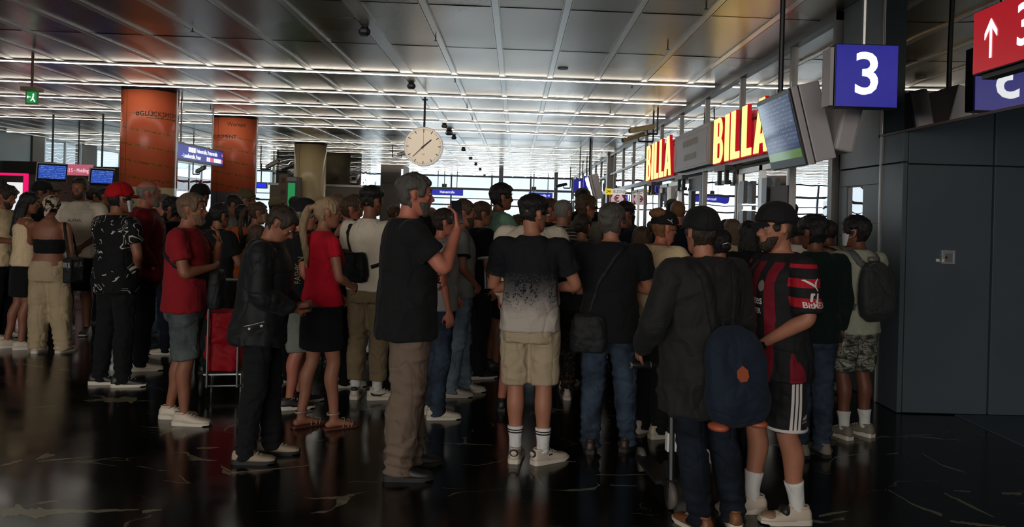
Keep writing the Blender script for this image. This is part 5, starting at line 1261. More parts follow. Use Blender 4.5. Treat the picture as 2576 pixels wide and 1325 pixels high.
        if near:
            cl = MB(); cl.tube([Vector((.034 * math.cos(a), -.022 + .048 * math.sin(a), .094)) for a in [i * 6.283 / 14 for i in range(15)]], [(.006, .008)] * 15, 8, rnd=False)
            cl.xform(fy).xform(Ms).build('collar', shoes[0] if len(shoes) < 3 else shoes[2], shoe, True)
            lc = MB()
            for i in range(4):
                y = .030 + .024 * i; z = .095 - .0115 * i; lc.tube([Vector((-.022, y, z - .006)), Vector((0, y + .006, z + .004)), Vector((.022, y, z - .006))], [.0028] * 3, 6)
            lc.xform(fy).xform(Ms).build('laces', shoes[3] if len(shoes) > 3 else shoes[1] or shoes[0], shoe, True)
        ctx.setdefault('shoes', []).append((shoe, fy))
    if extra: extra(ctx)
    return ctx
# ---- add-ons built in the wearer's frame
def local_mesh(ctx, mb, nm, mat, smooth=True, parent=None, vox=None, sm=2, disp=None):
    mb.xform(Matrix.Scale(ctx['s'], 4))
    if vox: return link_mesh(nm, remesh(mb, vox, sm, disp), parent or ctx['e'], mat)
    return mb.build(nm, mat, parent or ctx['e'], smooth)
def worn(ctx, name, label, cat):
    """top-level empty at the wearer's frame for a thing carried"""
    e = ctx['e']; o = empty(name, e.location, e.rotation_euler.z); tag(o, label, cat); return o
def strap(ctx, pts, w, mat, parent, nm='strap', t=.004): return local_mesh(ctx, MB().tube([ctx['up'](p) for p in pts], [(w, t)] * len(pts), 8, side=None), nm, mat, True, parent)
def wrap_strap(ctx, pts, w, mat, parent, nm='strap', off=.006, t=.004):
    """strap laid on the shirt: centre points snapped to the cloth from outside, flat side following the surface"""
    bvh = ctx.get('bvh')
    if bvh is None:
        me = ctx['shirt'].data; bvh = BVHTree.FromPolygons([v_.co for v_ in me.vertices], [tuple(p.vertices) for p in me.polygons]); ctx['bvh'] = bvh
    P, N = [], []
    raw = [Vector(p) for p in pts]; dense = []
    for i in range(len(raw) - 1):
        for k in range(5): dense.append(raw[i].lerp(raw[i + 1], k / 5))
    dense.append(raw[-1])
    for p in dense:
        q = ctx['S'](ctx['up'](p)); c, n_, _, _ = bvh.find_nearest(q)
        if c is None: continue
        n_ = (n_ + (q - c).normalized() * .0).normalized(); P.append(c + n_ * off); N.append(n_)
    N = [(N[max(i - 1, 0)] + N[i] + N[min(i + 1, len(N) - 1)]).normalized() for i in range(len(N))]
    R = []
    for i, p in enumerate(P):
        t_ = (P[min(i + 1, len(P) - 1)] - P[max(i - 1, 0)]).normalized(); sd = t_.cross(N[i]).normalized()
        R.append([p + sd * w - N[i] * t, p + sd * w + N[i] * t, p - sd * w + N[i] * t, p - sd * w - N[i] * t])
    return MB().rings(R).build(nm, mat, parent, True)
def decal(ctx, name, me, origin, xdir, ydir, mat, parent=None, target='shirt', off=.0035, depth=.25):
    """project flat lettering / shapes onto cloth along the viewing normal of its plane"""
    ob = ctx[target]; m_ = ob.data; bvh = BVHTree.FromPolygons([v_.co for v_ in m_.vertices], [tuple(p.vertices) for p in m_.polygons])
    bm = bmesh.new(); bm.from_mesh(me); bmesh.ops.triangulate(bm, faces=bm.faces)
    for _ in range(2):
        lg = [e_ for e_ in bm.edges if e_.calc_length() > .018]
        if lg: bmesh.ops.subdivide_edges(bm, edges=lg, cuts=1); bmesh.ops.triangulate(bm, faces=bm.faces)
    x = Vector(xdir).normalized(); y = Vector(ydir).normalized(); z = x.cross(y); o = ctx['S'](ctx['up'](Vector(origin)))
    for v_ in bm.verts:
        p = o + x * v_.co.x + y * v_.co.y + z * depth; h = bvh.ray_cast(p, -z, depth * 2)
        if h[0] is not None: v_.co = h[0] + z * off * .6 + h[1] * off * .6
        else:
            c = bvh.find_nearest(o + x * v_.co.x + y * v_.co.y); v_.co = c[0] + z * off
    bm.to_mesh(me); bm.free(); return link_mesh(name, me, parent or ob, mat)
def shape_mesh(polys):
    me = bpy.data.meshes.new('shape'); v, f = [], []
    for p in polys: f.append(tuple(range(len(v), len(v) + len(p)))); v += [(a, b, 0) for a, b in p]
    me.from_pydata(v, [], f); me.update(); return me
def sunglasses(ctx, onhead=False, clear=False):
    hp = ctx['hp']; m_ = MB(); dz = .05 if onhead else 0
    for sg in (1, -1):
        m_.tube([hp(sg * .066, .078, .018 + dz), hp(sg * .082, .02, .022 + dz), hp(sg * .083, -.012, .016 + dz)], [.0025] * 3, 6)
    m_.tube([hp(-.066, .082, .020 + dz), hp(-.03, .104, .022 + dz), hp(0, .108, .020 + dz), hp(.03, .104, .022 + dz), hp(.066, .082, .020 + dz)], [.0028] * 5, 6)
    g_ = local_mesh(ctx, m_, 'glasses', BLACK)
    l_ = MB()
    for sg in (1, -1): l_.ell(hp(sg * .034, .103, .006 + dz), (.026, .004, .018), 14, 6)
    local_mesh(ctx, l_, 'lens', GL_CLEAR if clear else plain('dark_lens', (.01, .008, .008), .08), True, g_)
GL_CLEAR = glass('spectacle_lens', (.8, .8, .8), .25)
def cuff_bands(ctx, mat):
    for sg, (en, dr, r) in ctx['cuff'].items(): local_mesh(ctx, MB().tube([en - dr * .014, en + dr * .003], [r + .002, r + .004], 18, rnd=False), 'sleeve_hem', mat, True, ctx['shirt'])
def phone(ctx, sg, label, dp=.11, up_=.02):
    A = ctx['A'][sg]; w_ = ctx['up'](A[2]); hd = A[3].normalized(); o = worn(ctx, 'smartphone', label, 'phone')
    q = (w_ + hd * dp) * ctx['s']; R = hd.to_track_quat('Z', 'Y').to_matrix()
    x = MB().box((0, 0, 0), (.072, .009, .148), M=R); x.v = [tuple(Vector(p) + q + Vector((0, .0, up_))) for p in x.v]
    b_ = bevel(x.build('case', BLACK, o), .003); 
    x = MB().box((0, 0, 0), (.066, .0105, .140), M=R); x.v = [tuple(Vector(p) + q + Vector((0, 0, up_))) for p in x.v]; x.build('screen', plain('phone_glass', (.012, .014, .02), .08), o)
def backpack(ctx, label, mat, mat2, w_=.15, h_=.44, th=.10, zc=1.20, side=0.0, accent=None, yb=None, tip=0.0, badge=None):
    o = worn(ctx, 'backpack', label, 'backpack'); up = ctx['up']; yb = yb if yb is not None else -(.125 * ctx['B'] ** 1.4 + .045); b_ = MB(); R = []
    for i in range(13):
        t = i / 12; z = zc - h_ / 2 + h_ * t; k = (1 - abs(2 * t - 1) ** 5) ** .5; ww = w_ * (1.0 - .22 * max(0, t - .35) ** 1.3) * max(k, .35); dd = th * (1.05 - .45 * t) * max(k, .35)
        R.append([up(Vector((side + ww * math.copysign(abs(math.cos(a)) ** .6, math.cos(a)), yb - dd * .5 + dd * .75 * math.copysign(abs(math.sin(a)) ** .7, math.sin(a)) - tip * (1 - t), z))) for a in [2 * math.pi * j / 28 for j in range(28)]])
    b_.rings(R)
    dsp = lambda co, no: (vnoise(co * 16, 3) - .5) * .014 + (vnoise(co * 40, 5) - .5) * .004
    body = local_mesh(ctx, b_, 'body', mat, True, o, .009, 2, dsp)
    f_ = MB(); f_.ell(up((side, yb - th * .98 - tip * .6, zc - h_ * .20)), (w_ * .80, th * .36, h_ * .20), 20, 12); local_mesh(ctx, f_, 'front_pocket', mat, True, o, .008, 2, dsp)
    z_ = MB().tube([up((side - w_ * .90, yb - th * .45, zc - h_ * .1)), up((side - w_ * .80, yb - th * .55, zc + h_ * .22)), up((side - w_ * .4, yb - th * .42, zc + h_ * .44)), up((side + w_ * .4, yb - th * .42, zc + h_ * .44)), up((side + w_ * .80, yb - th * .55, zc + h_ * .22)), up((side + w_ * .90, yb - th * .45, zc - h_ * .1))], [.004] * 6, 6)
    local_mesh(ctx, z_, 'zip', mat2, True, o)
    z_ = MB().tube([up((side - .03, yb + .0, zc + h_ * .46)), up((side - .03, yb + .01, zc + h_ * .46 + .04)), up((side + .03, yb + .01, zc + h_ * .46 + .04)), up((side + .03, yb, zc + h_ * .46))], [.007] * 4, 8); local_mesh(ctx, z_, 'top_handle', mat2, True, o)
    for sg in (1, -1):
        top_ = zc + h_ * .42
        wrap_strap(ctx, [(side + sg * .055, -.16, top_), (sg * .09, -.13, 1.40), (sg * .11, -.05, 1.47), (sg * .115, .04, 1.45), (sg * .125, .13, 1.36), (sg * .14, .15, 1.22), (sg * .165, .12, 1.16)] + ([(sg * .185, -.03, 1.08), (side + sg * w_ * .75, -.12, zc - h_ * .28)] if zc > 1.1 else []), .026, mat2, o, 'shoulder_strap', .007, .005)
    if accent:
        for sg in (1, -1): local_mesh(ctx, MB().ell(up((side + sg * w_ * .66, yb - th * .42 - tip, zc - h_ * .462)), (w_ * .27, th * .50, .024), 14, 8), 'base_patch', accent, True, o)
    if badge:
        bv = BVHTree.FromPolygons([v_.co for v_ in body.data.vertices], [tuple(p.vertices) for p in body.data.polygons]); c0 = Vector(badge) * ctx['s']
        m_ = MB(); V_ = []
        pts = [(.0, .042), (.03, .02), (.034, -.012), (.012, -.04), (-.012, -.04), (-.034, -.012), (-.03, .02)]
        for dy in (0, .004):
            for x, z in pts:
                h = bv.ray_cast(c0 + Vector((x, -.3, z)), Vector((0, 1, 0)), 1.0); q_ = h[0] if h[0] else c0; V_.append(q_ + Vector((0, -.002 - dy, 0)))
        nn_ = len(pts); m_.add(V_, [tuple(range(nn_)), tuple(range(nn_, 2 * nn_))] + [(i, (i + 1) % nn_, nn_ + (i + 1) % nn_, nn_ + i) for i in range(nn_)]); m_.build('leather_badge', accent, o)
    return o
def sling_bag(ctx, label, mat, c, size, z_side=1, name='crossbody_bag', strap_pts=None):
    o = worn(ctx, name, label, 'bag'); up = ctx['up']
    b_ = MB().rings([[up((c[0] + size[0] * k_ * math.copysign(abs(math.cos(a)) ** .5, math.cos(a)), c[1] + size[1] * k_ * math.copysign(abs(math.sin(a)) ** .6, math.sin(a)), c[2] + size[2] * z_)) for a in [2 * math.pi * j / 24 for j in range(24)]] for z_, k_ in ((-1, .80), (-.93, .93), (-.6, 1), (0, .97), (.6, .90), (.9, .80), (1, .66))]); local_mesh(ctx, b_, 'body', mat, True, o, .007, 2, lambda co, no: (vnoise(co * 30, 3) - .5) * .008)
    if strap_pts: wrap_strap(ctx, strap_pts, .016, mat, o, 'strap', .006, .003)
    return o
# ================================================================ the crowd (nearest first)
PUMA = [[(-.05, .02), (-.038, .024), (-.02, .016), (.0, .006), (.012, -.004), (.014, .010), (.03, .028), (.038, .034), (.036, .026), (.026, .008), (.022, -.014), (.034, -.036), (.028, -.038), (.014, -.018), (0, -.010), (-.02, .002), (-.036, .012)]]
def x_jersey(c):
    dirn = (-1, 0, 0)   # seen from the wearer's left: reading direction runs forward (+y) mirrored
    A = c['A'][-1]; sh, el = c['up'](A[0]), c['up'](A[1])
    n_ = Vector((-1, 0, 0)); xd = Vector((0, -1, 0)); yd = Vector((0, 0, 1))
    W = plain('print_white', L(206, 200, 196), .6)
    decal(c, 'sleeve_logo', shape_mesh([[(x * .95, y * .95) for x, y in q] for q in PUMA]), (-.22, .0, 1.345), xd, yd, W)
    decal(c, 'sleeve_mark', shape_mesh([[(-.028, -.02), (-.016, -.02), (-.006, .012), (.002, .012), (.004, .022), (-.012, .022), (-.018, .022)], [(-.002, -.024), (.014, -.024), (.026, .022), (.016, .022), (.006, -.012), (0, -.012)]]), (-.24, -.005, 1.275), xd, yd, W)
    decal(c, 'sleeve_lettering', text_mesh('BitMEX', .042, 0, .92, .0008), (-.24, -.005, 1.235), xd, yd, W)
    decal(c, 'chest_lettering', text_mesh('Emirates', .066, 0, .80, .0008), (.01, .17, 1.235), (-1, 0, 0), yd, W)
    decal(c, 'chest_lettering', text_mesh('FLY BETTER', .04, 0, .8, .0006), (.01, .17, 1.175), (-1, 0, 0), yd, W)
    decal(c, 'crest', shape_mesh([[(.022 * math.cos(a * .52), .030 * math.sin(a * .52)) for a in range(12)]]), (-.075, .15, 1.315), (-1, 0, 0), yd, plain('crest_pale', L(120, 112, 108), .6))
    # watch
    w_ = c['up'](A[2]); el2 = el; d_ = (w_ - el2).normalized(); q = w_ - d_ * .012
    wt = worn(c, 'wristwatch', 'black wristwatch on the left wrist of the person in the red and black jersey', 'watch')
    local_mesh(c, MB().tube([q - d_ * .012, q + d_ * .012], [.031, .030], 16, rnd=False), 'watch_strap', BLACK, True, wt)
    local_mesh(c, MB().box(q + Vector((-.032, .006, .0)), (.010, .034, .036)), 'watch_case', plain('watch_dark', (.02, .02, .022), .12, .5), False, wt)
    # shorts stripes, hem and mark
    for k in (-1, 0, 1):
        decal(c, 'side_stripe', shape_mesh([[(-.0075 + .022 * k, -.155), (.0075 + .022 * k, -.155), (.0075 + .022 * k, .155), (-.0075 + .022 * k, .155)]]), (-.2, .005, .70), xd, yd, W, None, 'legwear')
    decal(c, 'shorts_mark', shape_mesh([[(-.022, 0), (-.014, 0), (-.006, .014), (-.012, .020)], [(-.010, 0), (-.002, 0), (.008, .020), (.001, .026)], [(.002, 0), (.012, 0), (.018, .018), (.012, .030)]]), (-.2, -.055, .60), xd, yd, W, None, 'legwear')
    decal(c, 'shorts_lettering', text_mesh('adidas', .018, 0, 1), (-.2, -.055, .588), xd, yd, W, None, 'legwear')
    for hip, kn, ank, yaw, sg in c['legs']:
        t = (.92 - .538) / (.92 - .50); p_ = hip.lerp(kn, t); g = MB().tube([p_ + Vector((0, .002, -.009)), p_ + Vector((0, .002, .006))], [.1125, .1125], 24, rnd=False)
        local_mesh(c, g, 'white_hem', plain('print_white', L(206, 200, 196), .6), True, c['legwear'])
    for shoe, fy in c['shoes']:
        for nm, mt, rr, cy_, cz_ in (('toe_panel', plain('toe_tan', L(150, 118, 92), .6), (.047, .052, .022), .142, .040), ('black_panel', SHB, (.046, .030, .034), .062, .068)):
            m_ = MB().ell((0, cy_, cz_), rr, 18, 12); m_.xform(fy); local_mesh(c, m_, nm, mt, True, shoe)
JERSEY = soccer()
SHORTB = cloth('black_sport_shorts', (.012, .012, .013), .7)
person('person facing left in red and black striped football jersey, black shorts and black cap', 1962, 690, 4.2, 516, -103, bulk=1.12, tone='light', hair=('crop', 'dbrown'), head=(0, 6), beard='dbrown',
       R='clasp', Lf='clasp', topw=('tee', JERSEY, .80, .88), bot=('shorts', SHORTB, .525), shoes=(SHW, SOLEW), sock=(SOCKW, .235), cap=(cloth('black_cap', (.011, .011, .012), .8), False), feet=((.10, .10, 12), (-.09, -.06, -12)), extra=x_jersey)
def x_pack(c):
    lea = plain('orange_leather', L(168, 84, 56), .5)
    backpack(c, 'large dark navy backpack with an orange leather badge worn low by the black-capped person', cloth('navy_canvas', L(30, 40, 54), .85, 260), cloth('black_webbing', (.010, .010, .011), .7), .185, .52, .125, .90, .02, lea, -.215, .04, badge=(.0, -.36, .93))
    MBb = MB().box(c['hp'](.0, -.112, .03), (.055, .006, .016), M=Matrix.Rotation(.2, 3, 'Y')); local_mesh(c, MBb, 'buckle', STEEL, False, c['cap'])
person('person from behind in black cap and charcoal jacket wearing a navy backpack', 1766, 760, 4.0, 528, -22, bulk=1.16, tone='light', hair=('fade', 'dbrown'), head=(8, 0),
       R='side', Lf=((.29, .0, 1.15), (.25, .18, .97), (-.2, .9, -.4)), topw=('jacket', CHAR, .66), bot=('pants', J_NAVY), shoes=(SHT, SOLEW), feet=((.25, .02, 25), (.01, .0, 5)), cap=(cloth('black_cap', (.011, .011, .012), .8), False), extra=x_pack)
# kick scooter
q = at(1692, 1293, 4.22); e = empty('kick_scooter', (q.x, 4.28, 0), math.radians(6)); tag(e, 'black folding kick scooter with a white hinge held by the backpack wearer', 'scooter')
WG = plain('wheel_grey', L(96, 90, 84), .6)
MB().rings([[Vector((x, .0 + .075 * math.cos(a * .2618), .078 + .075 * math.sin(a * .2618))) for a in range(24)] for x in (-.016, .016)]).build('front_wheel', WG, e, True)
MB().rings([[Vector((x, .62 + .075 * math.cos(a * .2618), .078 + .075 * math.sin(a * .2618))) for a in range(24)] for x in (-.016, .016)]).build('rear_wheel', WG, e, True)
MB().box((0, .34, .11), (.11, .46, .02)).box((0, .08, .17), (.04, .10, .12), M=Matrix.Rotation(-.6, 3, 'X')).build('deck', BLACK, e)
MB().rod((0, -.0, .12), (0, .04, .79), .019).box((-.026, 0, .10), (.006, .03, .10)).box((.026, 0, .10), (.006, .03, .10)).box((0, 0, .16), (.06, .035, .012)).build('stem', BLACK, e)
hg = MB().box((-.022, .02, .37), (.014, .05, .105)).box((.022, .02, .37), (.014, .05, .105)); bevel(hg.build('hinge', WHITEP, e), .006)
MB().rod((0, .04, .79), (-.235, .02, .795), .013).rod((0, .04, .79), (.235, .06, .795), .013).build('handlebar', BLACK, e)
for sg, w_ in ((-1, 'left'), (1, 'right')): MB().tube([(sg * .13, .04 + sg * .01, .794), (sg * .235, .04 + sg * .018, .796)], [.019, .019], 10).build('grip', BLACK, e, True)
MB().rod((-.237, .02, .795), (-.247, .02, .795), .02).rod((-.125, .03, .795), (-.132, .03, .795), .02).build('grip_ring', STEEL, e)
TALLB = cloth('black_t_shirt', (.0105, .0105, .0115))
def x_tall(c): phone(c, 1, 'black smartphone held up to the face by the tall man in the black T-shirt', .07, .03)
person('tall heavy man in black T-shirt and beige trousers, phone at his mouth', 1026, 640, 4.75, 434, 72, bulk=1.17, tone='red', hair=('short', 'dgrey'), head=(2, 2), beard='dgrey',
       R=((.24, .16, 1.22), (.10, .235, 1.44), (-.25, -.05, 1)), Lf='crossB', topw=('tee', TALLB, .80), bot=('cargo', BEIGEP), shoes=(SHB, SOLEB), feet=((.10, -.02, 14), (-.10, .08, 4)), extra=x_tall)
def x_hood(c):
    phone(c, 1, 'dark smartphone held in both hands by the bowed person in the black jacket', .10, .0)
    W = plain('print_white', L(206, 200, 196), .6); star = [(.012 * math.cos(math.pi / 2 + i * math.pi / 5) * (1 if i % 2 == 0 else .42), .012 * math.sin(math.pi / 2 + i * math.pi / 5) * (1 if i % 2 == 0 else .42)) for i in range(10)]
    for dx, dz in ((-.035, -.004), (.035, .012)): decal(c, 'star_print', shape_mesh([[(a + dx, b + dz) for a, b in star]]), (.2, .02, .93), (0, 1, 0), (0, 0, 1), W)
    decal(c, 'line_print', shape_mesh([[(-.07, .002), (.05, .032), (.05, .0345), (-.07, .0045)]]), (.2, .02, .935), (0, 1, 0), (0, 0, 1), W)
SHX = plain('greige_mesh_shoe', L(150, 134, 112), .7, nz=.25, bump=.3)
person('person bowing over a phone, in black jacket, black trousers and greige sneakers', 655, 700, 4.95, 505, 82, bulk=1.1, tone='mid', hair=('short', 'dbrown'), head=(4, 34), lean=.10,
       R='phonelow', Lf='phonelow', topw=('jacket', BLACK2, .80), bot=('pants', BLACKC), shoes=(SHX, SOLEB, SHB, SOLEW), feet=((.09, -.03, 4), (-.10, .10, 0)), extra=x_hood)
def x_specs(c):
    sunglasses(c, clear=True)
    for shoe, fy in c['shoes']:
        m_ = MB().ell((0, -.082, .072), (.030, .012, .024), 16, 10); m_.xform(fy); local_mesh(c, m_, 'heel_patch', plain('navy_patch', L(30, 36, 44), .5), True, shoe)
        m_ = MB().ell((0, -.088, .072), (.022, .010, .017), 16, 10); m_.xform(fy); local_mesh(c, m_, 'heel_badge', SHW, True, shoe)
        for sg in (1, -1): m_ = MB().box((sg * .0465, .03, .062), (.004, .026, .009)); m_.xform(fy); local_mesh(c, m_, 'side_emblem', plain('dark_green_emblem', L(28, 44, 38), .5), False, shoe)
person('man from behind in speckled dark-to-white T-shirt, white shorts and sneakers', 1336, 700, 5.05, 490, 6, bulk=1.05, tone='light', hair=('fade', 'black'), head=(40, 2),
       R=((.29, .04, 1.17), (.13, .20, 1.13), (-1, .2, .1)), Lf='crossB', topw=('tee', splatter(), .87), bot=('shorts', STONE, .52), shoes=(SHW, SOLEW), sock=(SOCKW, .23, BLACKC), feet=((.11, .0, 48), (-.075, .02, 0)), extra=x_specs)
def x_dkbag(c): sling_bag(c, 'black shoulder bag at the hip of the man in blue jeans', BLACK2, (-.13, -.17, .86), (.13, .06, .13), name='shoulder_bag', strap_pts=[(-.15, -.16, .98), (-.08, -.15, 1.2), (.06, -.12, 1.42), (.10, -.02, 1.47), (.10, .1, 1.40)])
person('man with greying hair from behind in plain black T-shirt and blue jeans', 1535, 700, 5.3, 512, 10, bulk=1.14, tone='light', hair=('thick', 'dgrey'), head=(14, 0),
       R='crossA', Lf='crossB', topw=('tee', BLACKC, .80), bot=('pants', J_BLUE), shoes=(SHBR, SOLEB), feet=((.15, .10, 22), (-.11, .0, 5)), extra=x_dkbag)
def x_clip(c): local_mesh(c, MB().tube([c['hp'](-.03, -.145, .01), c['hp'](0, -.158, .022), c['hp'](.03, -.145, .012)], [.007] * 3, 8), 'hair_clip', STEEL)
person('short woman in gauzy white blouse, black hair pinned up with a pale clip', 1812, 660, 5.2, 572, -8, sex='f', tone='light', hair=('lowbun', 'black'), topw=('loose', cloth('white_gauze', L(206, 196, 192)), .84), bot=('pants', BLACKC), shoes=(SHW, SOLEW), R='crossB', Lf='crossA', extra=x_clip)
person('black-haired person in dark green sweater and blue jeans beside the football jersey', 2048, 700, 5.35, 541, -12, bulk=1.06, tone='tan', hair=('thick', 'black'), head=(-10, 4), topw=('long', DGREEN, .84), bot=('pants', J_BLUE), shoes=(SHG, SOLEB), R='side', Lf='side')
def x_camopack(c):
    backpack(c, 'dark grey backpack on the back of the man in camouflage shorts', cloth('grey_ripstop', L(54, 56, 57), .65, 260), cloth('grey_webbing', L(96, 98, 98), .7), .155, .47, .105, 1.18, 0, None, -.165)
person('man in grey-green T-shirt and camouflage shorts with face mask, wearing a grey backpack', 2156, 690, 5.85, 543, -18, bulk=1.02, tone='tan', hair=('thick', 'black'), head=(-32, 2), topw=('tee', GREENG, .83), bot=('shorts', camo(), .53), shoes=(SHG, SOLEW), sock=(SOCKW, .21),
       feet=((.11, .02, -10), (-.11, 0, 0)), R='crossB', Lf='crossB', mask=plain('mask_white', L(206, 210, 210), .7), extra=x_camopack)
def x_redshirt(c): sling_bag(c, 'black crossbody bag on the chest of the man in the dark red T-shirt', BLACK2, (-.02, .225, 1.02), (.11, .055, .15), strap_pts=[(.02, .18, 1.10), (.15, .10, 1.14), (.19, -.02, 1.22), (.12, -.13, 1.32), (-.04, -.13, 1.42), (-.12, -.02, 1.46), (-.11, .08, 1.40)])
person('man facing right in dark red T-shirt, grey denim shorts and white sneakers', 470, 650, 5.75, 484, 84, bulk=1.10, tone='mid', hair=('short', 'lbrown'), head=(0, 0), R='crossA', Lf='mouth', topw=('tee', REDC, .855), bot=('shorts', J_GREY, .50), shoes=(SHW, SOLEW), feet=((.09, .06, 6), (-.10, -.10, 0)), beard='lbrown', extra=x_redshirt)
def x_tail(c): pass
person('woman in bright red top and black skirt with a long blond ponytail', 812, 660, 5.7, 492, 52, sex='f', bulk=1.05, tone='light', hair=('tail', 'blond'), head=(10, 2), R=((.24, .02, 1.16), (.12, .20, 1.06), (-.8, .6, 0)), Lf='clasp', topw=('fit', REDB, .93), bot=('skirt', BLACKC, .60), shoes=('sandal', None), feet=((.10, .10, 4), (-.08, -.08, 4)), extra=x_tail)
def x_fash(c): decal(c, 'lettering', text_mesh('FASHION', .06, 0, .9), (.19, -.04, 1.18), (0, 0, 1), (0, -1, 0), plain('gold_print', L(150, 132, 90), .6))
person('older man in backwards black cap and black T-shirt with vertical gold lettering', 752, 660, 6.3, 503, 64, bulk=1.12, tone='red', hair=('balding', 'grey'), head=(0, 6), R='clasp', Lf='clasp', topw=('tee', BLACKC, .83), bot=('shorts', J_PALE, .48), shoes=(SHB, SOLEW), feet=((.10, -.04, 4), (-.10, .08, 4)), cap=(cloth('black_cap', (.011, .011, .012), .8), True), extra=x_fash)
def x_white(c):
    sling_bag(c, 'black crossbody bag on the back of the man in white T-shirt', BLACK2, (-.03, -.205, 1.10), (.13, .06, .12), strap_pts=[(-.10, -.17, 1.15), (-.16, -.08, 1.30), (-.13, -.02, 1.44), (-.08, .05, 1.45), (0, .15, 1.33), (.14, .12, 1.2), (.18, -.02, 1.14), (.10, -.15, 1.10)])
    for shoe, fy in c['shoes']:
        for sg in (1, -1):
            pts = [(-.060, .066), (-.02, .050), (.02, .048), (.075, .062), (.02, .034), (-.03, .036), (-.058, .048)]
            m_ = MB().poly([Vector((sg * .0445, y, z)) for y, z in pts], (sg * .004, 0, 0)); m_.xform(fy); local_mesh(c, m_, 'side_emblem', SHB, False, shoe)
        m_ = MB().ell((0, -.074, .088), (.03, .016, .018), 14, 9); m_.xform(fy); local_mesh(c, m_, 'heel_tab', SHB, True, shoe)
person('young man in white T-shirt and sand jersey trousers with black hair, seen from behind', 928, 650, 6.6, 468, 18, bulk=.96, tone='mid', hair=('fade', 'black'), head=(12, 0), R='crossB', Lf='crossA', topw=('tee', WHITEC, .90), bot=('cuffed', SANDP), shoes=(SHW, SOLEW), sock=(SOCKW, .20), feet=((.10, .04, 55), (-.09, .02, 20)), extra=x_white)
person('woman with bare shoulders in a patterned dark tank top, behind the red top', 872, 640, 7.1, 492, 62, sex='f', bulk=1.08, tone='red', hair=('short', 'brown'), topw=('tank', floral('dark_patterned', (.010, .010, .011), L(120, 120, 118), 30, .60), .90), bot=('pants', BLACKC), shoes=(SHW, SOLEW), R='crossB', Lf='side')
person('person with glasses in light grey T-shirt beside the tall man in black', 1108, 640, 6.1, 520, 70, sex='f', bulk=1.02, tone='red', hair=('short', 'dbrown'), topw=('tee', GREY2, .90), bot=('pants', J_BLUE), shoes=(SHW, SOLEW), R='side', Lf='clasp', extra=lambda c: sunglasses(c, clear=True))
def x_cam(c): sling_bag(c, 'grey sling bag carried by the tall man in the black T-shirt', cloth('grey_canvas', L(58, 60, 60)), (.05, .21, 1.0), (.10, .07, .16), name='sling_bag')
person('man in grey ringer T-shirt and light jeans with hands clasped, white sneakers', 1156, 650, 6.85, 500, 80, bulk=1.0, tone='light', hair=('short', 'brown'), R='clasp', Lf='clasp', topw=('tee', GREYC, .88), bot=('pants', J_LIGHT), shoes=(SHW, SOLEW), feet=((.09, -.04, 4), (-.09, .10, 0)), beard='brown', extra=lambda c: cuff_bands(c, BLACKC))
def x_blackjer(c):
    cuff_bands(c, plain('print_white', L(206, 200, 196), .6))
    W = plain('print_white', L(206, 200, 196), .6)
    for k in (-1, 0, 1): decal(c, 'side_stripe', shape_mesh([[(-.008 + .026 * k, -.13), (.008 + .026 * k, -.13), (.008 + .026 * k, .13), (-.008 + .026 * k, .13)]]), (.2, 0, .98), (0, 1, 0), (0, 0, 1), W)
person('person in black sports jersey with three white side stripes and white sleeve hem', 1203, 650, 7.6, 505, 60, bulk=1.05, tone='light', hair=('short', 'brown'), R='down', Lf='side', topw=('loose', BLACKC, .86), bot=('pants', BLACKC), shoes=(SHB, SOLEW), extra=x_blackjer)
def x_tote(c):
    o = worn(c, 'printed_bag', 'white printed bag with letters AC held by the man in the mint T-shirt', 'bag'); up = c['up']
    m_ = MB().rings([[up(Vector((.27 + .06 * math.copysign(abs(math.cos(a)) ** .7, math.cos(a)), -.02 + .17 * math.copysign(abs(math.sin(a)) ** .5, math.sin(a)), z))) for a in [2 * math.pi * j / 24 for j in range(24)]] for z in (.98, 1.0, 1.1, 1.2, 1.29, 1.30)])
    b_ = local_mesh(c, m_, 'body', floral('printed_white', L(206, 200, 190), L(150, 84, 60), 9, .60), True, o, .01, 1); c2 = dict(c); c2['bag'] = b_
    decal(c2, 'lettering', text_mesh('AC', .085, 0, 1, .002), (.33, -.02, 1.20), (0, 1, 0), (0, 0, 1), BLACK, b_, 'bag')
person('man in mint green T-shirt holding a printed bag, arm across his chest', 1252, 620, 8.0, 462, 66, bulk=1.04, tone='mid', hair=('thick', 'black'), R=((.22, .14, 1.22), (.06, .24, 1.34), (-1, .05, .3)), Lf='clasp', topw=('tee', MINT, .86), bot=('shorts', BLACKC, .50), shoes=(SHB, SOLEB), extra=x_tote)
person('bald man in white long-sleeved top and grey denim shorts behind the speckled T-shirt', 1335, 660, 6.35, 484, 8, bulk=1.26, tone='red', hair=('balding', 'dgrey'), head=(20, 0), R='crossB', Lf='side', topw=('long', WHITEC, .86), bot=('shorts', J_GREY, .52), shoes=(SHB, SOLEB), feet=((.11, 0, 10), (-.2, .0, 6)))
person('person in profile with reddish face right of the bald man', 1375, 620, 8.8, 498, 80, tone='red', hair=('short', 'brown'), topw=('tee', NAVYC, .84), bot=('pants', J_BLUE), shoes=(SHB, SOLEB))
person('grey cropped-hair man in white shirt with thin dark stripes, seen from behind', 1412, 640, 7.3, 500, 26, bulk=1.1, tone='light', hair=('crop', 'grey'), head=(6, 0), topw=('polo', stripes('thin_striped_cotton', L(196, 186, 168), L(64, 60, 60), 2, .030, .78), .84), bot=('pants', J_BLUE), shoes=(SHW, SOLEW))
def x_green(c): sling_bag(c, 'small dark bag on the back of the hooded woman', BLACK2, (0, -.2, 1.02), (.12, .06, .14), name='back_bag', strap_pts=[(-.08, -.16, 1.12), (-.11, -.1, 1.4), (-.1, .02, 1.46), (-.12, .13, 1.33)])
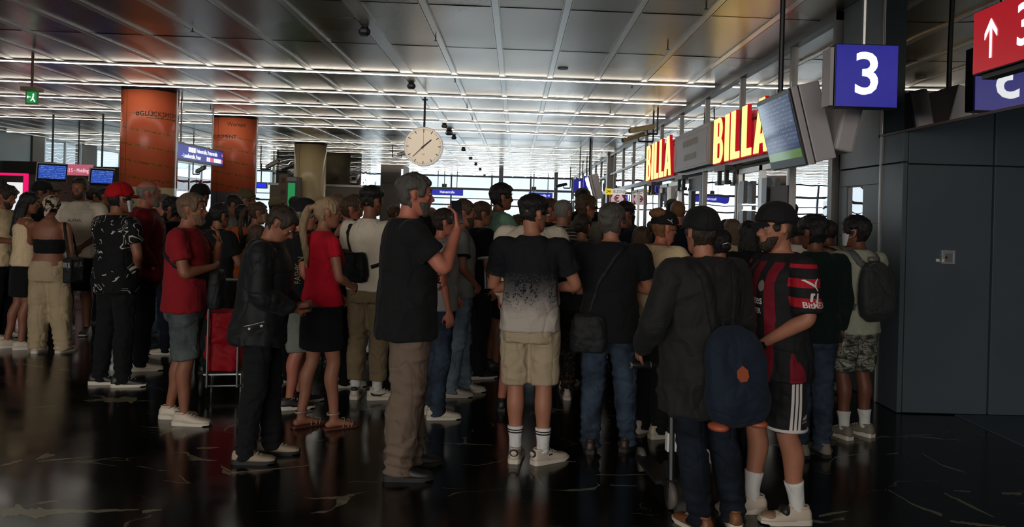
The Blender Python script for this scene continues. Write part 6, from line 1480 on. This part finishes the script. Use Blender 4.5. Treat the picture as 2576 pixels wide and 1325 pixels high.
person('woman with pinned dark hair in dark green-grey hooded sweatshirt, seen from behind', 1462, 660, 6.8, 534, 14, sex='f', bulk=1.12, tone='light', hair=('lowbun', 'dbrown'), head=(10, 0), topw=('hood', HOODG, .84), bot=('pants', floral('brown_leopard', (.012, .010, .009), L(78, 58, 40), 34, .56)), shoes=(SHW, SOLEW), R='side', Lf='side')
person('curly brown-haired person wearing dark sunglasses, behind the striped shirt', 1468, 620, 8.7, 492, 48, bulk=1.06, tone='red', hair=('curly', 'brown'), head=(18, 0), topw=('tee', cloth('taupe_cotton', L(110, 104, 92)), .84), bot=('pants', J_BLUE), shoes=(SHB, SOLEB), extra=lambda c: sunglasses(c))
person('person with round black hair far behind the curly-haired person', 1462, 610, 10.6, 474, 10, tone='mid', hair=('thick', 'black'), topw=('tee', BLACKC, .84), bot=('pants', BLACKC), shoes=(SHB, SOLEB))
person('man with black face mask and dark hair in navy T-shirt, turned right', 1566, 620, 8.0, 508, 66, bulk=1.1, tone='mid', hair=('fade', 'black'), topw=('tee', NAVYC, .84), bot=('pants', BLACKC), shoes=(SHB, SOLEB), mask=cloth('black_mask', (.012, .012, .013), .7))
person('girl with long reddish-brown hair seen from behind, in front of the cream shirt', 1611, 680, 6.45, 566, 20, sex='f', tone='light', hair=('bob', 'brown'), head=(-5, 8), topw=('tee', CREAM, .84), bot=('pants', BLACKC), shoes=(SHW, SOLEW))
def x_visor(c): decal(dict(c, capx=c['cap']), 'cap_emblem', shape_mesh([[(x * .5, y * .5) for x, y in PUMA[0]]]), (.10, .0, 1.69), (0, 1, 0), (0, 0, 1), plain('print_white', L(206, 200, 196), .6), c['cap'], 'capx')
person('ginger-haired person with black cap in loose cream shirt, leaning right', 1652, 680, 5.75, 531, 58, sex='f', bulk=1.42, tone='red', hair=('curly', 'ginger'), head=(12, 4), lean=.06, topw=('loose', CREAM, .89), bot=('pants', BLACKC), shoes=(SHW, SOLEW), cap=(cloth('black_cap', (.011, .011, .012), .8), False), R='crossB', Lf='clasp', extra=x_visor)
person('person with thinning ginger hair seen from behind near the glass front', 1703, 620, 8.6, 504, 8, tone='red', hair=('crop', 'ginger'), topw=('tee', NAVYC, .84), bot=('pants', J_BLUE), shoes=(SHB, SOLEB))
person('person with fair hair in cream top with a brown strap near the glass doors', 1842, 640, 7.6, 548, -4, sex='f', tone='light', hair=('bob', 'lbrown'), topw=('tee', CREAM, .84), bot=('pants', BLACKC), shoes=(SHB, SOLEB))
person('dark-haired person in black top directly behind the football jersey', 1884, 660, 6.4, 553, -14, sex='f', bulk=1.1, tone='tan', hair=('long', 'black'), topw=('tee', BLACKC, .84), bot=('pants', BLACKC), shoes=(SHB, SOLEB))
person('person with dark hair in a white sports shirt, half hidden behind the football jersey', 2003, 650, 7.0, 545, -10, tone='tan', hair=('short', 'black'), topw=('tee', WHITEC, .84), bot=('pants', BLACKC), shoes=(SHG, SOLEB))
person('person in sand-coloured T-shirt with brown bag strap at the glass corner', 2082, 660, 7.35, 552, -30, bulk=1.15, tone='tan', hair=('short', 'dbrown'), topw=('tee', cloth('sand_cotton', L(170, 146, 116)), .84), bot=('pants', J_BLUE), shoes=(SHG, SOLEB), extra=lambda c: sling_bag(c, 'brown bag with strap worn by the person in the sand-coloured T-shirt', plain('brown_leather', L(60, 34, 28), .5), (.17, -.1, 1.0), (.08, .06, .10), strap_pts=[(.17, -.08, 1.1), (.1, -.12, 1.36), (-.02, -.11, 1.42), (-.11, -.02, 1.46)]))
for px, top, d, hcx, lab in ((1796, 543, 9.4, 'black', 'left one of three dark heads seen beyond the white blouse'), (1826, 550, 8.4, 'black', 'right one of three dark heads seen beyond the white blouse'), (1768, 546, 10.2, 'dbrown', 'farthest of three dark heads seen beyond the white blouse'), (1862, 566, 9.8, 'dbrown', 'person with short brown hair left of the football jersey cap, far back')):
    person(lab, px, 640, d, top, 5, tone='mid', hair=('short', hcx), topw=('tee', NAVYC if d > 9 else CHAR, .84), bot=('pants', BLACKC), shoes=(SHB, SOLEB))
# ---- left half
def x_bandana(c):
    up = c['up']; m_ = MB()
    for sg in (1, -1): m_.tube([up((sg * .10, -.085, 1.28)), up((sg * .04, -.100, 1.345)), up((-sg * .05, -.088, 1.42)), up((-sg * .085, -.02, 1.455))], [.0055] * 4, 6)
    local_mesh(c, m_, 'crossed_straps', BLACKC, True, c['shirt'])
    R_ = head_shell(lambda a, z: sstep((z - (.045 if math.degrees(a) < 60 else .0 if math.degrees(a) < 120 else -.03)) / .01 + .5), .022); b_ = MB(); b_.rings([[c['HM'] @ v_ for v_ in r] for r in R_])
    b_.tube([c['hp'](0, -.12, -.02), c['hp'](-.03, -.14, -.06), c['hp'](-.05, -.13, -.12)], [(.025, .008), (.03, .007), (.012, .005)], 8)
    local_mesh(c, b_, 'bandana', floral('paisley_bandana', L(196, 176, 150), L(30, 26, 26), 22, .52), True, None, .007, 1)
    o = worn(c, 'shoulder_bag', 'dark shoulder bag with white lettering on the right side of the woman in the bandana', 'bag')
    m_ = MB().box(up((.27, -.02, .93)), (.10, .30, .28)); b2 = bevel(local_mesh(c, m_, 'body', BLACK2, False, o), .02)
    text_on('lettering', 'ERS JIL', .07, (.322 * c['s'], -.02, .99 * c['s']), (0, 1, 0), (0, 0, 1), plain('print_white', L(206, 200, 196), .6), b2, .001)
    text_on('lettering', 'ERS JIL', .07, (.27 * c['s'], -.174 * c['s'], .99 * c['s']), (1, 0, 0), (0, 0, 1), plain('print_white', L(206, 200, 196), .6), b2, .001, .35)
    local_mesh(c, MB().tube([up((.25, -.10, 1.06)), up((.19, -.08, 1.40)), up((.17, -.01, 1.455)), up((.20, .06, 1.38)), up((.26, .10, 1.06))], [(.012, .003)] * 5, 6), 'strap', BLACK2, True, o)
person('woman with patterned bandana in black strappy crop top and cream linen trousers, back bare', 124, 620, 8.25, 490, -6, sex='f', bulk=1.08, tone='mid', hair=('short', 'black'), head=(-18, 4), R='side', Lf='hug', topw=('bra', BLACKC), bot=('wide', LINEN), shoes=(SHW, SOLEW), feet=((.17, .02, 15), (-.09, 0, 4)), extra=x_bandana)
person('woman with long dark hair embracing the woman in the bandana, dark skirt and white sneakers', 62, 610, 8.45, 480, 48, sex='f', tone='mid', hair=('long', 'black'), head=(20, 10), R='hug', Lf='hug', topw=('tank', CREAM, .92), bot=('skirt', BLACKC, .58), shoes=(SHW, SOLEW), feet=((.10, .0, 10), (-.10, -.1, 0)))
person('man in white T-shirt with small chest print facing the camera, hands clasped, left side', 200, 610, 9.4, 446, 172, bulk=1.06, tone='mid', hair=('short', 'dbrown'), beard='dbrown', R='clasp', Lf='clasp', topw=('tee', WHITEC, .86), bot=('shorts', BLACKC, .50), shoes=(SHB, SOLEW),
       extra=lambda c: decal(c, 'chest_print', text_mesh('ALPHA', .055, 0, .9), (0, .17, 1.28), (-1, 0, 0), (0, 0, 1), plain('print_grey', L(96, 88, 84), .6)))
CAPB = cloth('black_cap', (.011, .011, .012), .8)
person('person in black cap and black clothes standing behind the embracing women', 98, 620, 10.0, 458, 70, bulk=1.15, tone='mid', hair=('crop', 'black'), topw=('hood', BLACKC, .84), bot=('pants', BLACKC), shoes=(SHB, SOLEB), cap=(CAPB, False))
person('person in brown-grey cap right behind the black-capped person at the far left', 124, 620, 11.2, 464, 80, tone='mid', hair=('crop', 'dbrown'), topw=('tee', NAVYC, .84), bot=('pants', BLACKC), shoes=(SHB, SOLEB), cap=(cloth('taupe_cap', L(90, 78, 66)), False))
person('person at the left edge in cream T-shirt looking down at a phone', 2, 620, 9.0, 466, 88, tone='mid', hair=('curly', 'dbrown'), head=(0, 18), R='phone', Lf='phone', topw=('tee', CREAM, .84), bot=('pants', BLACKC), shoes=(SHW, SOLEW), beard='dbrown', extra=lambda c: phone(c, 1, 'dark phone in the hands of the person at the left edge'))
person('man with shaved dark hair in black T-shirt looking right, behind the red cap', 258, 600, 10.4, 469, 74, bulk=1.1, tone='mid', hair=('crop', 'black'), topw=('tee', BLACKC, .84), bot=('pants', BLACKC), shoes=(SHB, SOLEB))
person('man in red cap and black T-shirt printed with white scrollwork, black trousers', 292, 640, 6.85, 464, 26, bulk=1.1, tone='mid', hair=('crop', 'black'), head=(14, 0), R='clasp', Lf='crossB', topw=('tee', paisley(), .82), bot=('pants', BLACKC), shoes=(SHB, SOLEW), feet=((.12, .02, 50), (-.12, -.02, -50)), cap=(cloth('red_cap', L(176, 16, 26), .8), False), mask=plain('mask_white', L(206, 210, 210), .7))
person('grey-haired older man in wine red sports jacket over white shirt, with lowered white mask', 362, 640, 7.55, 452, 60, bulk=1.1, tone='red', hair=('balding', 'grey'), R='pocket', Lf='clasp', topw=('jacket', cloth('wine_track_jacket', L(112, 14, 26), .7), .84), bot=('pants', BLACKC), shoes=(SHW, SOLEW), beard='grey')
person('bearded man with black hair facing left in black T-shirt, holding a white paper', 436, 640, 8.4, 497, -78, bulk=1.1, tone='mid', hair=('curly', 'black'), beard='thick', R='side', Lf='phonelow', topw=('tee', BLACKC, .84), bot=('pants', J_NAVY), shoes=(SHW, SOLEW),
       extra=lambda c: tag(MB().box((0, 0, 0), (.20, .004, .14), M=Matrix.Rotation(.4, 3, 'X')).build('white_paper', plain('paper', (.75, .74, .70), .8), worn(c, 'paper_sheet', 'white sheet of paper held by the bearded man facing left', 'paper')), kind=None))
person('person in striped shirt raising a black camera, behind the older man in wine red', 412, 600, 9.6, 488, -70, tone='light', hair=('short', 'dgrey'), R='camera', Lf='camera', topw=('tee', stripes('striped_cotton', L(170, 166, 160), L(50, 48, 48), 2, .05, .6), .84), bot=('pants', J_BLUE), shoes=(SHB, SOLEB), extra=lambda c: phone(c, 1, 'black camera phone raised in front of the face of the striped shirt', .12, 0))
person('dark-haired person in black T-shirt right behind the man in dark red', 546, 640, 7.4, 510, 30, tone='mid', hair=('short', 'black'), topw=('tee', BLACKC, .84), bot=('pants', BLACKC), shoes=(SHB, SOLEB), R='crossB', Lf='crossB')
person('person in dark beanie-like cap behind the man in dark red', 498, 600, 8.8, 466, 10, tone='mid', hair=('crop', 'dbrown'), topw=('tee', CHAR, .84), bot=('pants', BLACKC), shoes=(SHB, SOLEB), cap=(cloth('black_cap', (.011, .011, .012), .8), True))
person('young man with black hair and earring looking down, between the two orange pillars', 572, 600, 9.2, 486, 62, tone='mid', hair=('short', 'black'), head=(0, 28), topw=('tee', GREYC, .84), bot=('pants', BLACKC), shoes=(SHB, SOLEB))
person('bearded man in olive cap and grey T-shirt in front of the farther orange pillar', 612, 600, 10.4, 479, 72, bulk=1.05, tone='light', hair=('crop', 'brown'), beard='brown', topw=('tee', cloth('slate_cotton', L(74, 80, 82)), .84), bot=('pants', J_BLUE), shoes=(SHB, SOLEB), cap=(cloth('olive_cap', L(92, 84, 62)), False))
person('dark-haired person in orange T-shirt behind the man in dark red', 606, 610, 8.6, 512, 10, sex='f', bulk=.92, tone='dark', hair=('short', 'black'), topw=('tee', ORANGEC, .84), bot=('pants', BLACKC), shoes=(SHB, SOLEB))
person('woman with brown ponytail and beige face mask looking right', 642, 600, 8.2, 506, 64, sex='f', tone='light', hair=('tail', 'brown'), topw=('tank', BLACKC, .84), bot=('pants', BLACKC), shoes=(SHB, SOLEB), mask=cloth('beige_mask', L(160, 140, 120)))
person('child with brown hair behind the bowed person in the black jacket', 640, 640, 7.6, 562, 70, sex='f', bulk=.95, tone='mid', hair=('bob', 'brown'), topw=('tee', WHITEC, .84), bot=('shorts', J_BLUE, .5), shoes=(SHW, SOLEW))
person('far person in cap behind the bowed person, right of the farther orange pillar', 690, 590, 11.5, 498, 60, tone='mid', hair=('short', 'dbrown'), topw=('tee', CHAR, .84), bot=('pants', J_BLUE), shoes=(SHB, SOLEB), cap=(cloth('sand_cap', L(130, 114, 90)), False))
person('far brown-haired person just right of the young man in the white T-shirt', 986, 600, 10.5, 514, 40, sex='f', tone='mid', hair=('short', 'brown'), topw=('tee', BLACKC, .84), bot=('pants', BLACKC), shoes=(SHB, SOLEB))
person('person in cow-print top half hidden behind the older man in the backwards cap', 712, 650, 7.2, 540, 30, sex='f', tone='light', hair=('long', 'dbrown'), topw=('tee', floral('cow_print', L(190, 184, 176), L(34, 38, 48), 9, .50), .84), bot=('pants', BLACKC), shoes=(SHW, SOLEW))
person('person with reddish face partly hidden behind the woman in the red top', 838, 640, 8.0, 487, 60, tone='red', hair=('short', 'lbrown'), topw=('tee', BLACKC, .84), bot=('pants', BLACKC), shoes=(SHB, SOLEB))
person('person with brown hair partly hidden left of the young man in the white T-shirt', 884, 640, 8.5, 488, 50, tone='red', hair=('short', 'brown'), topw=('tee', CHAR, .84), bot=('pants', BLACKC), shoes=(SHB, SOLEB))
# ---- red shopping trolley
q = at(566, 912, 6.6); e = empty('shopping_trolley', (q.x, 6.6, 0), math.radians(192)); tag(e, 'red fabric shopping trolley with black wheels between the dark red shirt and the black jacket', 'trolley')
m_ = MB(); m_.rings([[Vector(((.15 + .01 * math.sin(z * 20)) * math.copysign(abs(math.cos(a)) ** .45, math.cos(a)), .12 * math.copysign(abs(math.sin(a)) ** .45, math.sin(a)), z)) for a in [2 * math.pi * j / 28 for j in range(28)]] for z in (.22, .26, .34, .46, .58, .68, .72)])
link_mesh('bag', remesh(m_, .009, 2, lambda co, no: (vnoise(co * 14, 3) - .5) * .03), e, cloth('trolley_red', L(176, 20, 34), .55))
MB().tube([(-.14, -.125, .72), (0, -.14, .705), (.14, -.125, .72)], [(.012, .012)] * 3, 8).build('flap', cloth('trolley_red', L(176, 20, 34), .55), e, True)
for sg in (-1, 1):
    MB().rings([[Vector((sg * .17 + x, .05 + .085 * math.cos(a * .2618), .086 + .085 * math.sin(a * .2618))) for a in range(24)] for x in (-.015, .015)]).build('wheel', plain('wheel_black', (.02, .02, .02), .6), e, True)
MB().rod((-.18, .05, .086), (.18, .05, .086), .008).rod((-.12, .14, .1), (-.12, .14, 1.0), .009).rod((.12, .14, .1), (.12, .14, 1.0), .009).rod((-.12, .14, 1.0), (.12, .14, 1.0), .013).box((0, .0, .20), (.30, .26, .012)).rod((-.12, .14, .1), (-.15, .06, .09), .008).rod((.12, .14, .1), (.15, .06, .09), .008).build('frame', STEEL, e)
MB().rod((-.12, -.10, .20), (-.12, -.10, .0), .008).rod((.12, -.10, .20), (.12, -.10, .0), .008).build('foot', STEEL, e)

# ---- figures added at the back of the queue to block window reflections on the floor (copies of people already built, parts and sub-parts too)
def clone(root, x, y, rz, label, group):
    r = root.copy(); COL.objects.link(r); r.location = (x, y, 0); r.rotation_euler = (0, 0, rz); r['label'] = label; r['group'] = group
    for ch in list(root.children):
        c_ = ch.copy(); COL.objects.link(c_); c_.parent = r
        for g_ in list(ch.children):
            d_ = g_.copy(); COL.objects.link(d_); d_.parent = c_
    return r
SRC = [r[1] for r in REG if r[0].startswith(('person with round black hair', 'left one of three', 'right one of three', 'farthest of three', 'far brown-haired', 'dark-haired person in black T-shirt', 'person with thinning'))]
BACK = [(1040, 10.6), (1085, 12.2), (1130, 10.0), (1180, 11.4), (1225, 10.4), (1268, 12.4), (1300, 9.6), (1345, 11.0), (1392, 12.6), (1425, 10.2), (1500, 11.6), (1540, 10.4), (1590, 12.0), (1640, 10.6), (1690, 11.8), (1740, 12.2), (1800, 10.9), (1880, 11.4), (930, 11.0), (870, 12.3), (800, 11.0), (740, 12.6), (560, 12.4), (470, 11.4), (400, 12.6), (330, 11.2), (170, 12.4), (50, 12.8), (230, 13.2), (110, 13.6), (650, 13.4)]
rb = random.Random(11)
for i, (px, d) in enumerate(BACK):
    s0 = SRC[i % len(SRC)]; q = at(px, 560, d)
    r = clone(s0, q.x, d, rb.uniform(-.9, .5), 'added dark-clothed figure at the back of the crowd, mostly hidden by nearer people', 'added figures at the back of the crowd')
    k = rb.uniform(.90, .965); r.scale = (k, k, k)
